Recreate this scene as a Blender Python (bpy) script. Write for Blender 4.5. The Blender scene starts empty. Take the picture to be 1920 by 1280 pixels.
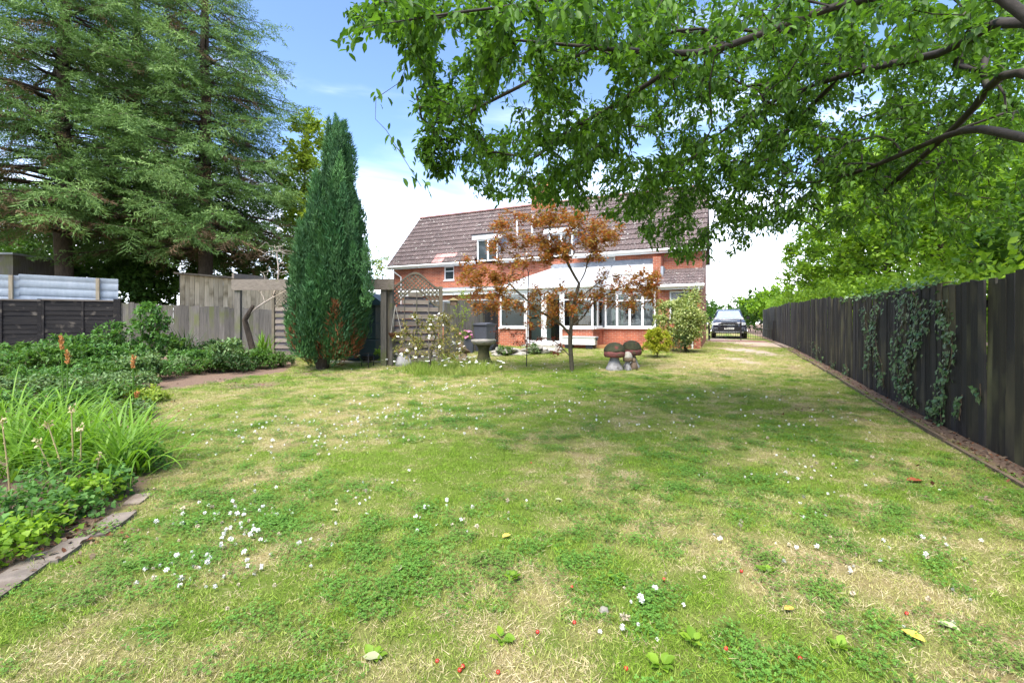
import bpy, bmesh, math, random
import numpy as np
from mathutils import Vector, Matrix

# ------------------------------------------------------------------ camera, sky, sun, exposure
SC = bpy.context.scene
COL = SC.collection
TH = math.radians(24.7)          # the garden axis (+Y, along the right-hand fence) is 24.7 deg right of the view
F, HY, ZC = 853.0, 607.0, 1.35   # focal length in photo pixels, horizon row, eye height
ST, CT = math.sin(TH), math.cos(TH)
cam = bpy.data.cameras.new('camera'); camo = bpy.data.objects.new('camera', cam); COL.objects.link(camo)
camo.location = (0, 0, ZC); camo.rotation_euler = (math.pi/2, 0, TH)
cam.lens = 16.0; cam.sensor_width = 36.0; cam.shift_y = -33/1920.0
cam.clip_start = 0.05; cam.clip_end = 3000
SC.camera = camo
SUN_EL, SUN_AZ = math.radians(60), math.radians(178)   # azimuth clockwise from +Y (garden axis)
world = bpy.data.worlds.new('World'); SC.world = world; world.use_nodes = True
nt = world.node_tree; nt.nodes.clear()
def wn(t, **k):
    n = nt.nodes.new(t)
    for a, b in k.items(): setattr(n, a, b)
    return n
sky = wn('ShaderNodeTexSky', sky_type='NISHITA', sun_disc=False, sun_elevation=SUN_EL, sun_rotation=SUN_AZ,
         air_density=.66, dust_density=.25, ozone_density=3.0, altitude=0)
tc = wn('ShaderNodeTexCoord')
sep = wn('ShaderNodeSeparateXYZ'); nt.links.new(tc.outputs['Generated'], sep.inputs[0])
# thin streaky cloud that thickens into a bright bank toward the horizon
mp = wn('ShaderNodeMapping'); mp.inputs['Scale'].default_value = (1.0, 1.0, 5.0); mp.inputs['Rotation'].default_value = (0.10, 0.05, 0.5)
nt.links.new(tc.outputs['Generated'], mp.inputs[0])
nz = wn('ShaderNodeTexNoise'); nz.inputs['Scale'].default_value = 1.5; nz.inputs['Detail'].default_value = 6; nz.inputs['Roughness'].default_value = .52
nz.inputs['Distortion'].default_value = .6
nt.links.new(mp.outputs[0], nz.inputs[0])
el = wn('ShaderNodeMapRange'); el.inputs[1].default_value = 0.0; el.inputs[2].default_value = .46; el.inputs[3].default_value = .38; el.inputs[4].default_value = -.20
nt.links.new(sep.outputs[2], el.inputs[0])
ad = wn('ShaderNodeMath', operation='ADD'); nt.links.new(nz.outputs[0], ad.inputs[0]); nt.links.new(el.outputs[0], ad.inputs[1])
cm = wn('ShaderNodeMapRange', interpolation_type='SMOOTHSTEP'); cm.inputs[1].default_value = .36; cm.inputs[2].default_value = .95
nt.links.new(ad.outputs[0], cm.inputs[0])
mx = wn('ShaderNodeMix', data_type='RGBA'); nt.links.new(cm.outputs[0], mx.inputs[0])
nt.links.new(sky.outputs[0], mx.inputs[6]); mx.inputs[7].default_value = (7.4, 7.6, 7.9, 1)
bg = wn('ShaderNodeBackground'); bg.inputs['Strength'].default_value = .128
nt.links.new(mx.outputs[2], bg.inputs['Color'])
wo = wn('ShaderNodeOutputWorld'); nt.links.new(bg.outputs[0], wo.inputs[0])
sl = bpy.data.lights.new('sun', 'SUN'); sl.energy = 2.7; sl.angle = math.radians(40); sl.color = (1, .95, .87)
so = bpy.data.objects.new('sun', sl); COL.objects.link(so)
sd = Vector((math.sin(SUN_AZ)*math.cos(SUN_EL), math.cos(SUN_AZ)*math.cos(SUN_EL), math.sin(SUN_EL)))
so.rotation_euler = sd.to_track_quat('Z', 'Y').to_euler(); so.location = sd*40
SC.view_settings.view_transform = 'Standard'; SC.view_settings.look = 'None'
SC.view_settings.exposure = 1.95; SC.view_settings.gamma = 1; SC.view_settings.use_curve_mapping = False
SC.render.engine = 'CYCLES'
SC.cycles.max_bounces = 7; SC.cycles.diffuse_bounces = 3; SC.cycles.transparent_max_bounces = 10
SC.cycles.use_denoising = True

# ------------------------------------------------------------------ measuring helpers
_gd = [0, 4, 8, 11, 14, 18, 24, 30, 80]; _gz = [0, 0, .085, .19, .29, .39, .45, .50, .50]
def gz(x, y):
    D = -np.asarray(x)*ST + np.asarray(y)*CT
    return np.interp(D, _gd, _gz)
def P(px, py, D):
    X = (px-960)/F*D
    return np.array((X*CT - D*ST, X*ST + D*CT, ZC + (HY-py)/F*D))
def G(px, D):
    p = P(px, HY, D); p[2] = float(gz(p[0], p[1])); return p
def GP(px, py):
    D = ZC*F/max(py-HY, 1)
    for _ in range(30):
        p = P(px, py, D); D = .5*D + .5*(ZC-float(gz(p[0], p[1])))*F/max(py-HY, 1)
    p = P(px, py, D); p[2] = float(gz(p[0], p[1])); return p
def fx(px, gy):                       # x on a wall plane y = gy seen at photo column px
    s = (px-960)/F; return gy/(CT+ST*s)*(CT*s-ST)
def fz(px, py, gy):
    s = (px-960)/F; return ZC + (HY-py)/F*gy/(CT+ST*s)
FENCE_X = 2.60
def fpt(px, py):                      # point on the right fence plane
    s = (px-960)/F; D = FENCE_X/(CT*s-ST); return P(px, py, D)

# ------------------------------------------------------------------ materials
MATS = {}
def _n(m, t, **k):
    n = m.node_tree.nodes.new(t)
    for a, b in k.items(): setattr(n, a, b)
    return n
def rgb(c): return (c[0], c[1], c[2], 1)
def new_mat(name):
    m = bpy.data.materials.new(name); m.use_nodes = True; m.node_tree.nodes.clear()
    MATS[name] = m; return m
def pbr(name, c1, c2=None, rough=.8, scale=6., stretch=(1, 1, 1), bump=.25, bscale=40., spec=.3, metal=0., rnd=.18, c3=None, s3=14., t3=(.62, .70), bdist=.01):
    m = new_mat(name); L = m.node_tree.links.new
    o = _n(m, 'ShaderNodeOutputMaterial'); b = _n(m, 'ShaderNodeBsdfPrincipled'); L(b.outputs[0], o.inputs[0])
    b.inputs['Roughness'].default_value = rough; b.inputs['Specular IOR Level'].default_value = spec; b.inputs['Metallic'].default_value = metal
    tcn = _n(m, 'ShaderNodeTexCoord'); oi = _n(m, 'ShaderNodeObjectInfo')
    mul = _n(m, 'ShaderNodeMath', operation='MULTIPLY'); mul.inputs[1].default_value = 57.; L(oi.outputs['Random'], mul.inputs[0])
    va = _n(m, 'ShaderNodeVectorMath', operation='ADD'); L(tcn.outputs['Object'], va.inputs[0]); L(mul.outputs[0], va.inputs[1])
    mpn = _n(m, 'ShaderNodeMapping'); mpn.inputs['Scale'].default_value = stretch; L(va.outputs[0], mpn.inputs[0])
    n1 = _n(m, 'ShaderNodeTexNoise'); n1.inputs['Scale'].default_value = scale; n1.inputs['Detail'].default_value = 6; n1.inputs['Roughness'].default_value = .62; L(mpn.outputs[0], n1.inputs[0])
    cr = _n(m, 'ShaderNodeMapRange'); cr.inputs[1].default_value = .33; cr.inputs[2].default_value = .67; L(n1.outputs[0], cr.inputs[0])
    mxn = _n(m, 'ShaderNodeMix', data_type='RGBA'); L(cr.outputs[0], mxn.inputs[0]); mxn.inputs[6].default_value = rgb(c1); mxn.inputs[7].default_value = rgb(c2 or [v*.7 for v in c1])
    out = mxn.outputs[2]
    if c3 is not None:
        n3 = _n(m, 'ShaderNodeTexNoise'); n3.inputs['Scale'].default_value = s3; n3.inputs['Detail'].default_value = 4; L(va.outputs[0], n3.inputs[0])
        r3 = _n(m, 'ShaderNodeMapRange'); r3.inputs[1].default_value = t3[0]; r3.inputs[2].default_value = t3[1]; L(n3.outputs[0], r3.inputs[0])
        m3 = _n(m, 'ShaderNodeMix', data_type='RGBA'); L(r3.outputs[0], m3.inputs[0]); L(out, m3.inputs[6]); m3.inputs[7].default_value = rgb(c3); out = m3.outputs[2]
    if rnd:
        mr = _n(m, 'ShaderNodeMapRange'); mr.inputs[3].default_value = 1-rnd; mr.inputs[4].default_value = 1+rnd; L(oi.outputs['Random'], mr.inputs[0])
        vm = _n(m, 'ShaderNodeVectorMath', operation='SCALE'); L(out, vm.inputs[0]); L(mr.outputs[0], vm.inputs['Scale']); out = vm.outputs[0]
    L(out, b.inputs['Base Color'])
    if bump:
        n2 = _n(m, 'ShaderNodeTexNoise'); n2.inputs['Scale'].default_value = bscale; n2.inputs['Detail'].default_value = 5; L(mpn.outputs[0], n2.inputs[0])
        bp = _n(m, 'ShaderNodeBump'); bp.inputs['Strength'].default_value = bump; bp.inputs['Distance'].default_value = bdist; L(n2.outputs[0], bp.inputs['Height']); L(bp.outputs[0], b.inputs['Normal'])
    return m
def leafmat(name, c1, c2, trans=.38, rough=.5, spec=.25, tint=(1.25, 1.3, .6), attr='var', inst=False):
    m = new_mat(name); L = m.node_tree.links.new
    o = _n(m, 'ShaderNodeOutputMaterial'); b = _n(m, 'ShaderNodeBsdfPrincipled'); b.inputs['Roughness'].default_value = rough; b.inputs['Specular IOR Level'].default_value = spec
    a = _n(m, 'ShaderNodeAttribute', attribute_name=attr, attribute_type='INSTANCER' if inst else 'GEOMETRY')
    mxn = _n(m, 'ShaderNodeMix', data_type='RGBA'); L(a.outputs['Fac'], mxn.inputs[0]); mxn.inputs[6].default_value = rgb(c1); mxn.inputs[7].default_value = rgb(c2)
    L(mxn.outputs[2], b.inputs['Base Color'])
    t = _n(m, 'ShaderNodeBsdfTranslucent'); vm = _n(m, 'ShaderNodeVectorMath', operation='MULTIPLY'); L(mxn.outputs[2], vm.inputs[0]); vm.inputs[1].default_value = tint
    L(vm.outputs[0], t.inputs[0])
    ms = _n(m, 'ShaderNodeMixShader'); ms.inputs[0].default_value = trans; L(b.outputs[0], ms.inputs[1]); L(t.outputs[0], ms.inputs[2]); L(ms.outputs[0], o.inputs[0])
    return m
def glassmat(name, tint=(.9, .95, .93), refl=1.0):
    m = new_mat(name); L = m.node_tree.links.new
    o = _n(m, 'ShaderNodeOutputMaterial'); t = _n(m, 'ShaderNodeBsdfTransparent'); t.inputs[0].default_value = rgb(tint)
    g = _n(m, 'ShaderNodeBsdfGlossy'); g.inputs['Roughness'].default_value = .02
    fr = _n(m, 'ShaderNodeFresnel'); fr.inputs[0].default_value = 1.55
    mu = _n(m, 'ShaderNodeMath', operation='MULTIPLY'); mu.inputs[1].default_value = refl; mu.use_clamp = True; L(fr.outputs[0], mu.inputs[0])
    ms = _n(m, 'ShaderNodeMixShader'); L(mu.outputs[0], ms.inputs[0]); L(t.outputs[0], ms.inputs[1]); L(g.outputs[0], ms.inputs[2]); L(ms.outputs[0], o.inputs[0])
    return m
def brickmat(name, ax='xz'):
    m = new_mat(name); L = m.node_tree.links.new
    o = _n(m, 'ShaderNodeOutputMaterial'); b = _n(m, 'ShaderNodeBsdfPrincipled'); b.inputs['Roughness'].default_value = .85; L(b.outputs[0], o.inputs[0])
    g = _n(m, 'ShaderNodeNewGeometry'); s = _n(m, 'ShaderNodeSeparateXYZ'); L(g.outputs['Position'], s.inputs[0])
    c = _n(m, 'ShaderNodeCombineXYZ'); L(s.outputs[0 if ax[0] == 'x' else 1], c.inputs[0]); L(s.outputs[2], c.inputs[1])
    bt = _n(m, 'ShaderNodeTexBrick'); L(c.outputs[0], bt.inputs['Vector'])
    bt.inputs['Color1'].default_value = (.40, .105, .048, 1); bt.inputs['Color2'].default_value = (.27, .065, .035, 1); bt.inputs['Mortar'].default_value = (.36, .24, .17, 1)
    bt.inputs['Scale'].default_value = 1; bt.inputs['Brick Width'].default_value = .225; bt.inputs['Row Height'].default_value = .075; bt.inputs['Mortar Size'].default_value = .008; bt.inputs['Bias'].default_value = -.1
    n1 = _n(m, 'ShaderNodeTexNoise'); n1.inputs['Scale'].default_value = 2.2; n1.inputs['Detail'].default_value = 8; L(g.outputs['Position'], n1.inputs[0])
    r = _n(m, 'ShaderNodeMapRange'); r.inputs[1].default_value = .3; r.inputs[2].default_value = .7; r.inputs[3].default_value = .72; r.inputs[4].default_value = 1.28; L(n1.outputs[0], r.inputs[0])
    v = _n(m, 'ShaderNodeVectorMath', operation='SCALE'); L(bt.outputs['Color'], v.inputs[0]); L(r.outputs[0], v.inputs['Scale']); L(v.outputs[0], b.inputs['Base Color'])
    bp = _n(m, 'ShaderNodeBump'); bp.inputs['Strength'].default_value = .5; bp.inputs['Distance'].default_value = .008; bp.invert = True; L(bt.outputs['Fac'], bp.inputs['Height']); L(bp.outputs[0], b.inputs['Normal'])
    return m

pbr('white_plastic', (.80, .80, .79), (.72, .72, .70), rough=.4, scale=3, bump=0, rnd=.03)
pbr('white_sheet', (.46, .50, .54), (.36, .40, .44), rough=.35, scale=2, bump=.05, rnd=.05, stretch=(3, 3, 1))
pbr('lead_grey', (.30, .32, .35), (.20, .22, .25), rough=.6, scale=8)
pbr('black_metal', (.015, .015, .017), (.03, .025, .022), rough=.5, bump=.1)
pbr('tile_brown', (.150, .112, .104), (.095, .073, .070), rough=.85, scale=4, bump=.4, bscale=25, c3=(.42, .40, .36), s3=6., t3=(.63, .70), rnd=.16)
pbr('tile_pink', (.50, .27, .25), (.40, .22, .20), rough=.85, scale=4, bump=.3)
pbr('ridge_red', (.24, .115, .095), (.16, .085, .075), rough=.85, scale=4, bump=.3)
pbr('wood_black', (.019, .018, .019), (.034, .031, .028), rough=.78, scale=3, stretch=(7, 7, .8), bump=.5, bscale=14, c3=(.11, .095, .055), s3=2.0, t3=(.52, .74), rnd=.4)
pbr('wood_worn', (.050, .043, .027), (.022, .020, .017), rough=.82, scale=2.4, stretch=(7, 7, .6), bump=.5, bscale=14, c3=(.15, .14, .07), s3=1.8, t3=(.5, .72), rnd=.3)
pbr('wood_black_h', (.013, .012, .012), (.028, .024, .021), rough=.8, scale=3, stretch=(.8, 7, 7), bump=.5, bscale=14, c3=(.13, .11, .085), s3=4, t3=(.60, .74), rnd=.25)
pbr('wood_grey', (.19, .17, .14), (.105, .095, .08), rough=.85, scale=4, stretch=(8, 8, .7), bump=.5, bscale=12, c3=(.13, .135, .06), s3=2.2, t3=(.52, .70), rnd=.28)
pbr('wood_grey_h', (.245, .205, .165), (.15, .125, .10), rough=.85, scale=4, stretch=(.7, 8, 8), bump=.5, bscale=12, c3=(.14, .14, .075), s3=3, t3=(.58, .75), rnd=.2)
pbr('wood_slate', (.12, .105, .11), (.075, .068, .075), rough=.85, scale=4, stretch=(.7, 8, 8), bump=.4, bscale=12, rnd=.2)
pbr('wood_pale', (.56, .46, .32), (.40, .32, .22), rough=.85, scale=3, stretch=(7, 7, .6), bump=.4, bscale=12, c3=(.17, .13, .07), s3=1.6, t3=(.50, .70), rnd=.18)
pbr('trellis', (.17, .145, .10), (.105, .09, .065), rough=.85, scale=6, bump=.3, rnd=.1)
pbr('bark', (.095, .07, .05), (.045, .034, .025), rough=.9, scale=9, stretch=(2, 2, .6), bump=.8, bscale=18, bdist=.02)
pbr('bark_cherry', (.045, .036, .029), (.022, .018, .015), rough=.8, scale=9, stretch=(1, 1, 1), bump=.6, bscale=22, c3=(.07, .07, .04), s3=5)
pbr('bark_maple', (.115, .10, .065), (.06, .05, .035), rough=.85, scale=10, bump=.5, bscale=30)
pbr('bark_pale', (.50, .43, .36), (.33, .27, .22), rough=.9, scale=8, bump=.4)
pbr('twig_dead', (.20, .145, .095), (.12, .085, .055), rough=.9, scale=8, bump=.2)
pbr('tank_green', (.012, .035, .042), (.018, .045, .05), rough=.45, scale=2, bump=.05)
pbr('bin_grey', (.085, .09, .11), (.065, .07, .085), rough=.5, scale=3, bump=.05)
pbr('bin_dark', (.013, .014, .018), (.02, .02, .026), rough=.55, scale=3, bump=.05)
pbr('stone', (.42, .39, .34), (.24, .22, .19), rough=.9, scale=7, bump=.6, bscale=30, c3=(.16, .17, .08), s3=4, t3=(.55, .72))
pbr('stone_slab', (.24, .20, .165), (.12, .10, .085), rough=.9, scale=5, bump=.7, bscale=26, c3=(.12, .085, .06), s3=3, t3=(.50, .68))
pbr('concrete_pale', (.36, .35, .345), (.20, .19, .19), rough=.9, scale=9, bump=.6, bscale=30, c3=(.10, .095, .08), s3=6, t3=(.58, .70))
pbr('moss_stone', (.085, .08, .035), (.045, .05, .022), rough=.95, scale=6, bump=.8, bscale=30, bdist=.02)
pbr('toadstool_cap', (.055, .058, .030), (.030, .033, .020), rough=.95, scale=9, bump=.9, bscale=26, bdist=.02, c3=(.20, .045, .045), s3=5, t3=(.60, .74))
pbr('toadstool_rim', (.17, .055, .05), (.10, .04, .035), rough=.9, scale=9, bump=.6, bscale=26, c3=(.07, .065, .035), s3=7, t3=(.52, .68))
pbr('brown_stone', (.17, .12, .08), (.09, .065, .045), rough=.9, scale=9, bump=.7, bscale=26)
pbr('terracotta', (.48, .19, .085), (.36, .14, .07), rough=.8, scale=6, bump=.2)
pbr('coir', (.17, .065, .03), (.09, .04, .02), rough=1, scale=20, bump=1, bscale=60)
pbr('rope', (.55, .52, .46), rough=.9, bump=0)
pbr('interior_green', (.42, .50, .42), (.36, .45, .37), rough=.9, scale=1, bump=0)
pbr('interior_grey', (.40, .41, .42), (.34, .35, .36), rough=.9, scale=1, bump=0)
pbr('interior_dark', (.05, .045, .045), (.03, .03, .03), rough=.8, scale=2, bump=0)
pbr('oak', (.30, .15, .06), (.21, .10, .04), rough=.7, scale=4, stretch=(6, 6, 1), bump=.1)
pbr('car_paint', (.035, .040, .058), (.033, .038, .055), rough=.22, spec=.6, bump=0, rnd=0)
pbr('car_black', (.010, .010, .012), (.013, .013, .015), rough=.5, bump=0, rnd=0)
pbr('chrome', (.75, .76, .78), rough=.2, metal=1, bump=0, rnd=0)
pbr('lamp_glass', (.55, .58, .62), (.45, .48, .52), rough=.15, spec=.6, bump=0, rnd=0)
pbr('plate_white', (.75, .75, .72), rough=.5, bump=0, rnd=0)
pbr('windscreen', (.30, .36, .46), (.24, .30, .40), rough=.08, spec=1., bump=0, rnd=0)  # bluish reflection in the windscreen is put into its base colour
pbr('rubber', (.02, .02, .02), rough=.8, bump=.2)
pbr('cherry_red', (.50, .035, .02), (.36, .03, .02), rough=.35, spec=.5, bump=0)
pbr('window_dark', (.035, .045, .05), (.05, .06, .065), rough=.06, spec=.9, bump=0, rnd=0)
pbr('blue_tarp', (.05, .30, .45), (.06, .35, .5), rough=.5, bump=.1)
pbr('petal_white', (.82, .82, .76), (.74, .74, .68), rough=.7, bump=0, rnd=0)
pbr('petal_cream', (.62, .56, .42), (.45, .36, .24), rough=.8, bump=0, rnd=0)
pbr('petal_pink', (.70, .16, .38), (.6, .3, .45), rough=.7, bump=0, rnd=0)
pbr('petal_yellow', (.75, .50, .03), rough=.7, bump=0, rnd=0)
glassmat('glass'); brickmat('brick', 'xz'); brickmat('brick_side', 'yz')
leafmat('cherry_leaf', (.030, .080, .013), (.125, .245, .030), trans=.46)
leafmat('maple_leaf', (.35, .085, .024), (.27, .22, .04), trans=.4, tint=(1.25, 1.0, .6))
leafmat('maple_dark', (.13, .035, .022), (.23, .06, .025), trans=.35, tint=(1.2, .9, .7))
leafmat('spruce_needle', (.048, .105, .024), (.140, .245, .055), trans=.2, rough=.6, tint=(1, 1.1, .8))
leafmat('spruce_young', (.13, .235, .07), (.24, .36, .11), trans=.25, rough=.6, tint=(1, 1.1, .8))
leafmat('spruce_dead', (.16, .105, .06), (.25, .17, .10), trans=.1, rough=.8)
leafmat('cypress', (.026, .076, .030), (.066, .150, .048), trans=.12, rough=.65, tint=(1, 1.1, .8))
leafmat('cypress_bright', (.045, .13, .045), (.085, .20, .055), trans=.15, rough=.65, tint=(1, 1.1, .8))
leafmat('cypress_dead', (.15, .055, .022), (.24, .095, .04), trans=.1, rough=.9)
leafmat('bright_leaf', (.115, .23, .024), (.27, .42, .038), trans=.45)
leafmat('lime_leaf', (.19, .28, .035), (.34, .42, .06), trans=.45)
leafmat('mid_leaf', (.045, .110, .020), (.110, .215, .036), trans=.35)
leafmat('dark_leaf', (.026, .06, .016), (.045, .095, .022), trans=.25)
leafmat('ivy_leaf', (.040, .105, .032), (.14, .23, .09), trans=.15, rough=.38, spec=.45)
leafmat('border_leaf', (.055, .135, .032), (.125, .26, .055), trans=.35)
leafmat('grey_leaf', (.095, .18, .06), (.19, .28, .11), trans=.3)
leafmat('strap_leaf', (.095, .21, .022), (.21, .37, .045), trans=.4)
leafmat('variegated', (.16, .24, .07), (.50, .52, .22), trans=.35)
leafmat('golden_leaf', (.22, .27, .02), (.42, .42, .04), trans=.4)
leafmat('rose_leaf', (.13, .17, .04), (.30, .23, .07), trans=.35)
leafmat('straw', (.42, .34, .17), (.58, .50, .29), trans=.2)
leafmat('poker', (.42, .17, .05), (.52, .28, .11), trans=.2)

# ------------------------------------------------------------------ object helpers
def tag(o, label=None, cat=None, group=None, kind=None):
    if label: o['label'] = label
    if cat: o['category'] = cat
    if group: o['group'] = group
    if kind: o['kind'] = kind
    return o
def thing(name, label, cat, loc=(0, 0, 0), rz=0., group=None):
    o = bpy.data.objects.new(name, None); COL.objects.link(o); o.location = tuple(float(v) for v in loc); o.rotation_euler = (0, 0, rz)
    o.empty_display_size = .1
    return tag(o, label, cat, group)
def link(name, me, parent=None):
    o = bpy.data.objects.new(name, me); COL.objects.link(o)
    if parent: o.parent = parent
    return o
def copy_tree(o, parent=None):
    c = o.copy(); COL.objects.link(c); c.parent = parent
    for ch in list(o.children): copy_tree(ch, c)
    return c
class MB:
    def __init__(s): s.v = []; s.f = []
    def add(s, vs, fs):
        n = len(s.v); s.v += [tuple(float(c) for c in v) for v in vs]; s.f += [tuple(i+n for i in f) for f in fs]; return s
    def box(s, x0, x1, y0, y1, z0, z1, ch=0.):
        if ch:
            a, b = (x0, x1), (y0, y1); x0, x1, y0, y1 = min(a), max(a), min(b), max(b)
            r = [(x0+ch, y0), (x1-ch, y0), (x1, y0+ch), (x1, y1-ch), (x1-ch, y1), (x0+ch, y1), (x0, y1-ch), (x0, y0+ch)]
            return s.add([(x, y, z0) for x, y in r]+[(x, y, z1) for x, y in r], [tuple(range(7, -1, -1)), tuple(range(8, 16))]+[(i, (i+1) % 8, 8+(i+1) % 8, 8+i) for i in range(8)])
        return s.add([(x0, y0, z0), (x1, y0, z0), (x1, y1, z0), (x0, y1, z0), (x0, y0, z1), (x1, y0, z1), (x1, y1, z1), (x0, y1, z1)],
                     [(0, 3, 2, 1), (4, 5, 6, 7), (0, 1, 5, 4), (1, 2, 6, 5), (2, 3, 7, 6), (3, 0, 4, 7)])
    def bar(s, a, b, w, h, up=(0, 0, 1)):
        a, b = Vector(a), Vector(b); d = (b-a).normalized(); u = Vector(up)
        if abs(d.dot(u)) > .98: u = Vector((0, 1, 0))
        sd_ = d.cross(u).normalized(); u = sd_.cross(d).normalized()
        q = [sd_*(i*w/2)+u*(j*h/2) for i, j in ((-1, -1), (1, -1), (1, 1), (-1, 1))]
        return s.add([a+k for k in q]+[b+k for k in q], [(3, 2, 1, 0), (4, 5, 6, 7)]+[(i, (i+1) % 4, 4+(i+1) % 4, 4+i) for i in range(4)])
    def tube(s, pts, r, n=6, cap=True):
        pts = [Vector([float(c) for c in p]) for p in pts]; k = len(pts)
        if not hasattr(r, '__len__'): r = [r]*k
        vs = []; fs = []; ref = Vector((.31, .17, .93))
        for i, p in enumerate(pts):
            d = (pts[min(i+1, k-1)]-pts[max(i-1, 0)]).normalized()
            if abs(d.dot(ref)) > .97: ref = Vector((.9, .3, .1))
            a = d.cross(ref).normalized(); b = d.cross(a)
            vs += [p+(a*math.cos(t)+b*math.sin(t))*r[i] for t in [2*math.pi*j/n for j in range(n)]]
        for i in range(k-1):
            fs += [(i*n+j, i*n+(j+1) % n, (i+1)*n+(j+1) % n, (i+1)*n+j) for j in range(n)]
        if cap: fs += [tuple(range(n-1, -1, -1)), tuple((k-1)*n+j for j in range(n))]
        return s.add(vs, fs)
    def lathe(s, prof, n=20, c=(0, 0, 0), wob=0., seed=0):
        rr = random.Random(seed); vs = []; fs = []; k = len(prof)
        for (r, z) in prof:
            for j in range(n):
                t = 2*math.pi*j/n; q = r*(1+wob*rr.uniform(-1, 1))
                vs.append((c[0]+q*math.cos(t), c[1]+q*math.sin(t), c[2]+z+wob*.2*rr.uniform(-1, 1)*r))
        for i in range(k-1):
            fs += [(i*n+j, i*n+(j+1) % n, (i+1)*n+(j+1) % n, (i+1)*n+j) for j in range(n)]
        fs += [tuple(range(n-1, -1, -1)), tuple((k-1)*n+j for j in range(n))]
        return s.add(vs, fs)
    def prism(s, poly, axis, a, b):      # polygon in the plane across an axis ('x','y','z') extruded from a to b
        n = len(poly)
        def q(u, v, w): return {'x': (w, u, v), 'y': (u, w, v), 'z': (u, v, w)}[axis]
        return s.add([q(u, v, a) for u, v in poly]+[q(u, v, b) for u, v in poly], [tuple(range(n-1, -1, -1)), tuple(range(n, 2*n))]+[(i, (i+1) % n, n+(i+1) % n, n+i) for i in range(n)])
    def mesh(s, name, m, smooth=False):
        me = bpy.data.meshes.new(name); me.from_pydata(s.v, [], s.f)
        b = bmesh.new(); b.from_mesh(me); bmesh.ops.recalc_face_normals(b, faces=b.faces); b.to_mesh(me); b.free()
        me.materials.append(MATS[m])
        if smooth: me.polygons.foreach_set('use_smooth', [True]*len(me.polygons))
        me.update(); return me
    def build(s, name, m, parent=None, smooth=False): return link(name, s.mesh(name, m, smooth), parent)
def mesh_np(name, V, FL, m, var=None, smooth=False):
    me = bpy.data.meshes.new(name); V = np.ascontiguousarray(V, dtype=np.float32)
    me.vertices.add(len(V)); me.vertices.foreach_set('co', V.ravel())
    tot = np.concatenate([np.full(len(f), f.shape[1], np.int32) for f in FL]); idx = np.concatenate([f.astype(np.int32).ravel() for f in FL])
    me.loops.add(len(idx)); me.loops.foreach_set('vertex_index', idx)
    me.polygons.add(len(tot)); st = np.zeros(len(tot), np.int32); st[1:] = np.cumsum(tot)[:-1]
    me.polygons.foreach_set('loop_start', st); me.polygons.foreach_set('loop_total', tot)
    if smooth: me.polygons.foreach_set('use_smooth', np.ones(len(tot), bool))
    me.update(calc_edges=True)
    if var is not None:
        at = me.attributes.new('var', 'FLOAT', 'POINT'); at.data.foreach_set('value', np.asarray(var, np.float32))
    me.materials.append(MATS[m]); return me
def unit(v): return v/np.maximum(np.linalg.norm(v, axis=-1, keepdims=True), 1e-9)
# leaf outlines: x across, y along, z out of the blade
T_LEAF = (np.array([(0, 0, 0), (-.17, .22, .05), (-.24, .50, .06), (-.12, .80, .02), (0, 1, -.10), (.12, .80, .02), (.24, .50, .06), (.17, .22, .05), (0, .35, 0), (0, .68, -.02)]),
          [np.array([(0, 8, 1), (3, 9, 4), (0, 7, 8), (4, 9, 5)]), np.array([(1, 8, 9, 2), (8, 7, 6, 9)]), np.array([(2, 9, 3), (9, 6, 5)])])
T_HEX = (np.array([(0, 0, 0), (-.20, .26, .05), (-.21, .62, .05), (0, 1, -.10), (.21, .62, .05), (.20, .26, .05), (0, .42, -.01)]), [np.array([(0, 6, 1), (1, 6, 2), (2, 6, 3), (3, 6, 4), (4, 6, 5), (5, 6, 0)])])
T_DIA = (np.array([(0, 0, 0), (-.30, .45, .07), (0, 1, -.04), (.30, .45, .07)]), [np.array([(0, 2, 1), (0, 3, 2)])])
T_STAR = (np.array([(0, 0, 0), (-.50, .15, -.04), (-.18, .34, .02), (-.42, .72, -.05), (-.10, .52, .02), (0, 1, -.08), (.10, .52, .02), (.42, .72, -.05), (.18, .34, .02), (.50, .15, -.04)]),
          [np.array([(0, 2, 1), (0, 4, 2), (0, 6, 4), (0, 8, 6), (0, 9, 8), (2, 4, 3), (4, 6, 5), (6, 8, 7)])])
T_IVY = (np.array([(0, 0, 0), (-.42, .12, .02), (-.30, .45, .05), (-.12, .60, .03), (0, 1, -.04), (.12, .60, .03), (.30, .45, .05), (.42, .12, .02), (0, .35, -.02)]),
         [np.array([(0, 8, 1), (1, 8, 2), (2, 8, 3), (3, 8, 4), (4, 8, 5), (5, 8, 6), (6, 8, 7), (7, 8, 0)])])
def scatter(T, pos, d, nrm, L, wide=1., var=None):
    """one copy of a leaf outline at each position; returns verts, faces, var"""
    tv, tf = T; N = len(pos); k = len(tv); d = unit(d); sdv = unit(np.cross(d, nrm)); n = np.cross(sdv, d)
    L = np.broadcast_to(np.asarray(L, float), (N,)); wide = np.broadcast_to(np.asarray(wide, float), (N,))
    V = pos[:, None, :] + (tv[None, :, 0:1]*sdv[:, None, :]*wide[:, None, None] + tv[None, :, 1:2]*d[:, None, :] + tv[None, :, 2:3]*n[:, None, :])*L[:, None, None]
    off = np.arange(N)[:, None, None]*k
    FL = [(f[None]+off).reshape(-1, f.shape[1]) for f in tf]
    return V.reshape(-1, 3), FL, (np.repeat(var, k) if var is not None else None)
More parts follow.
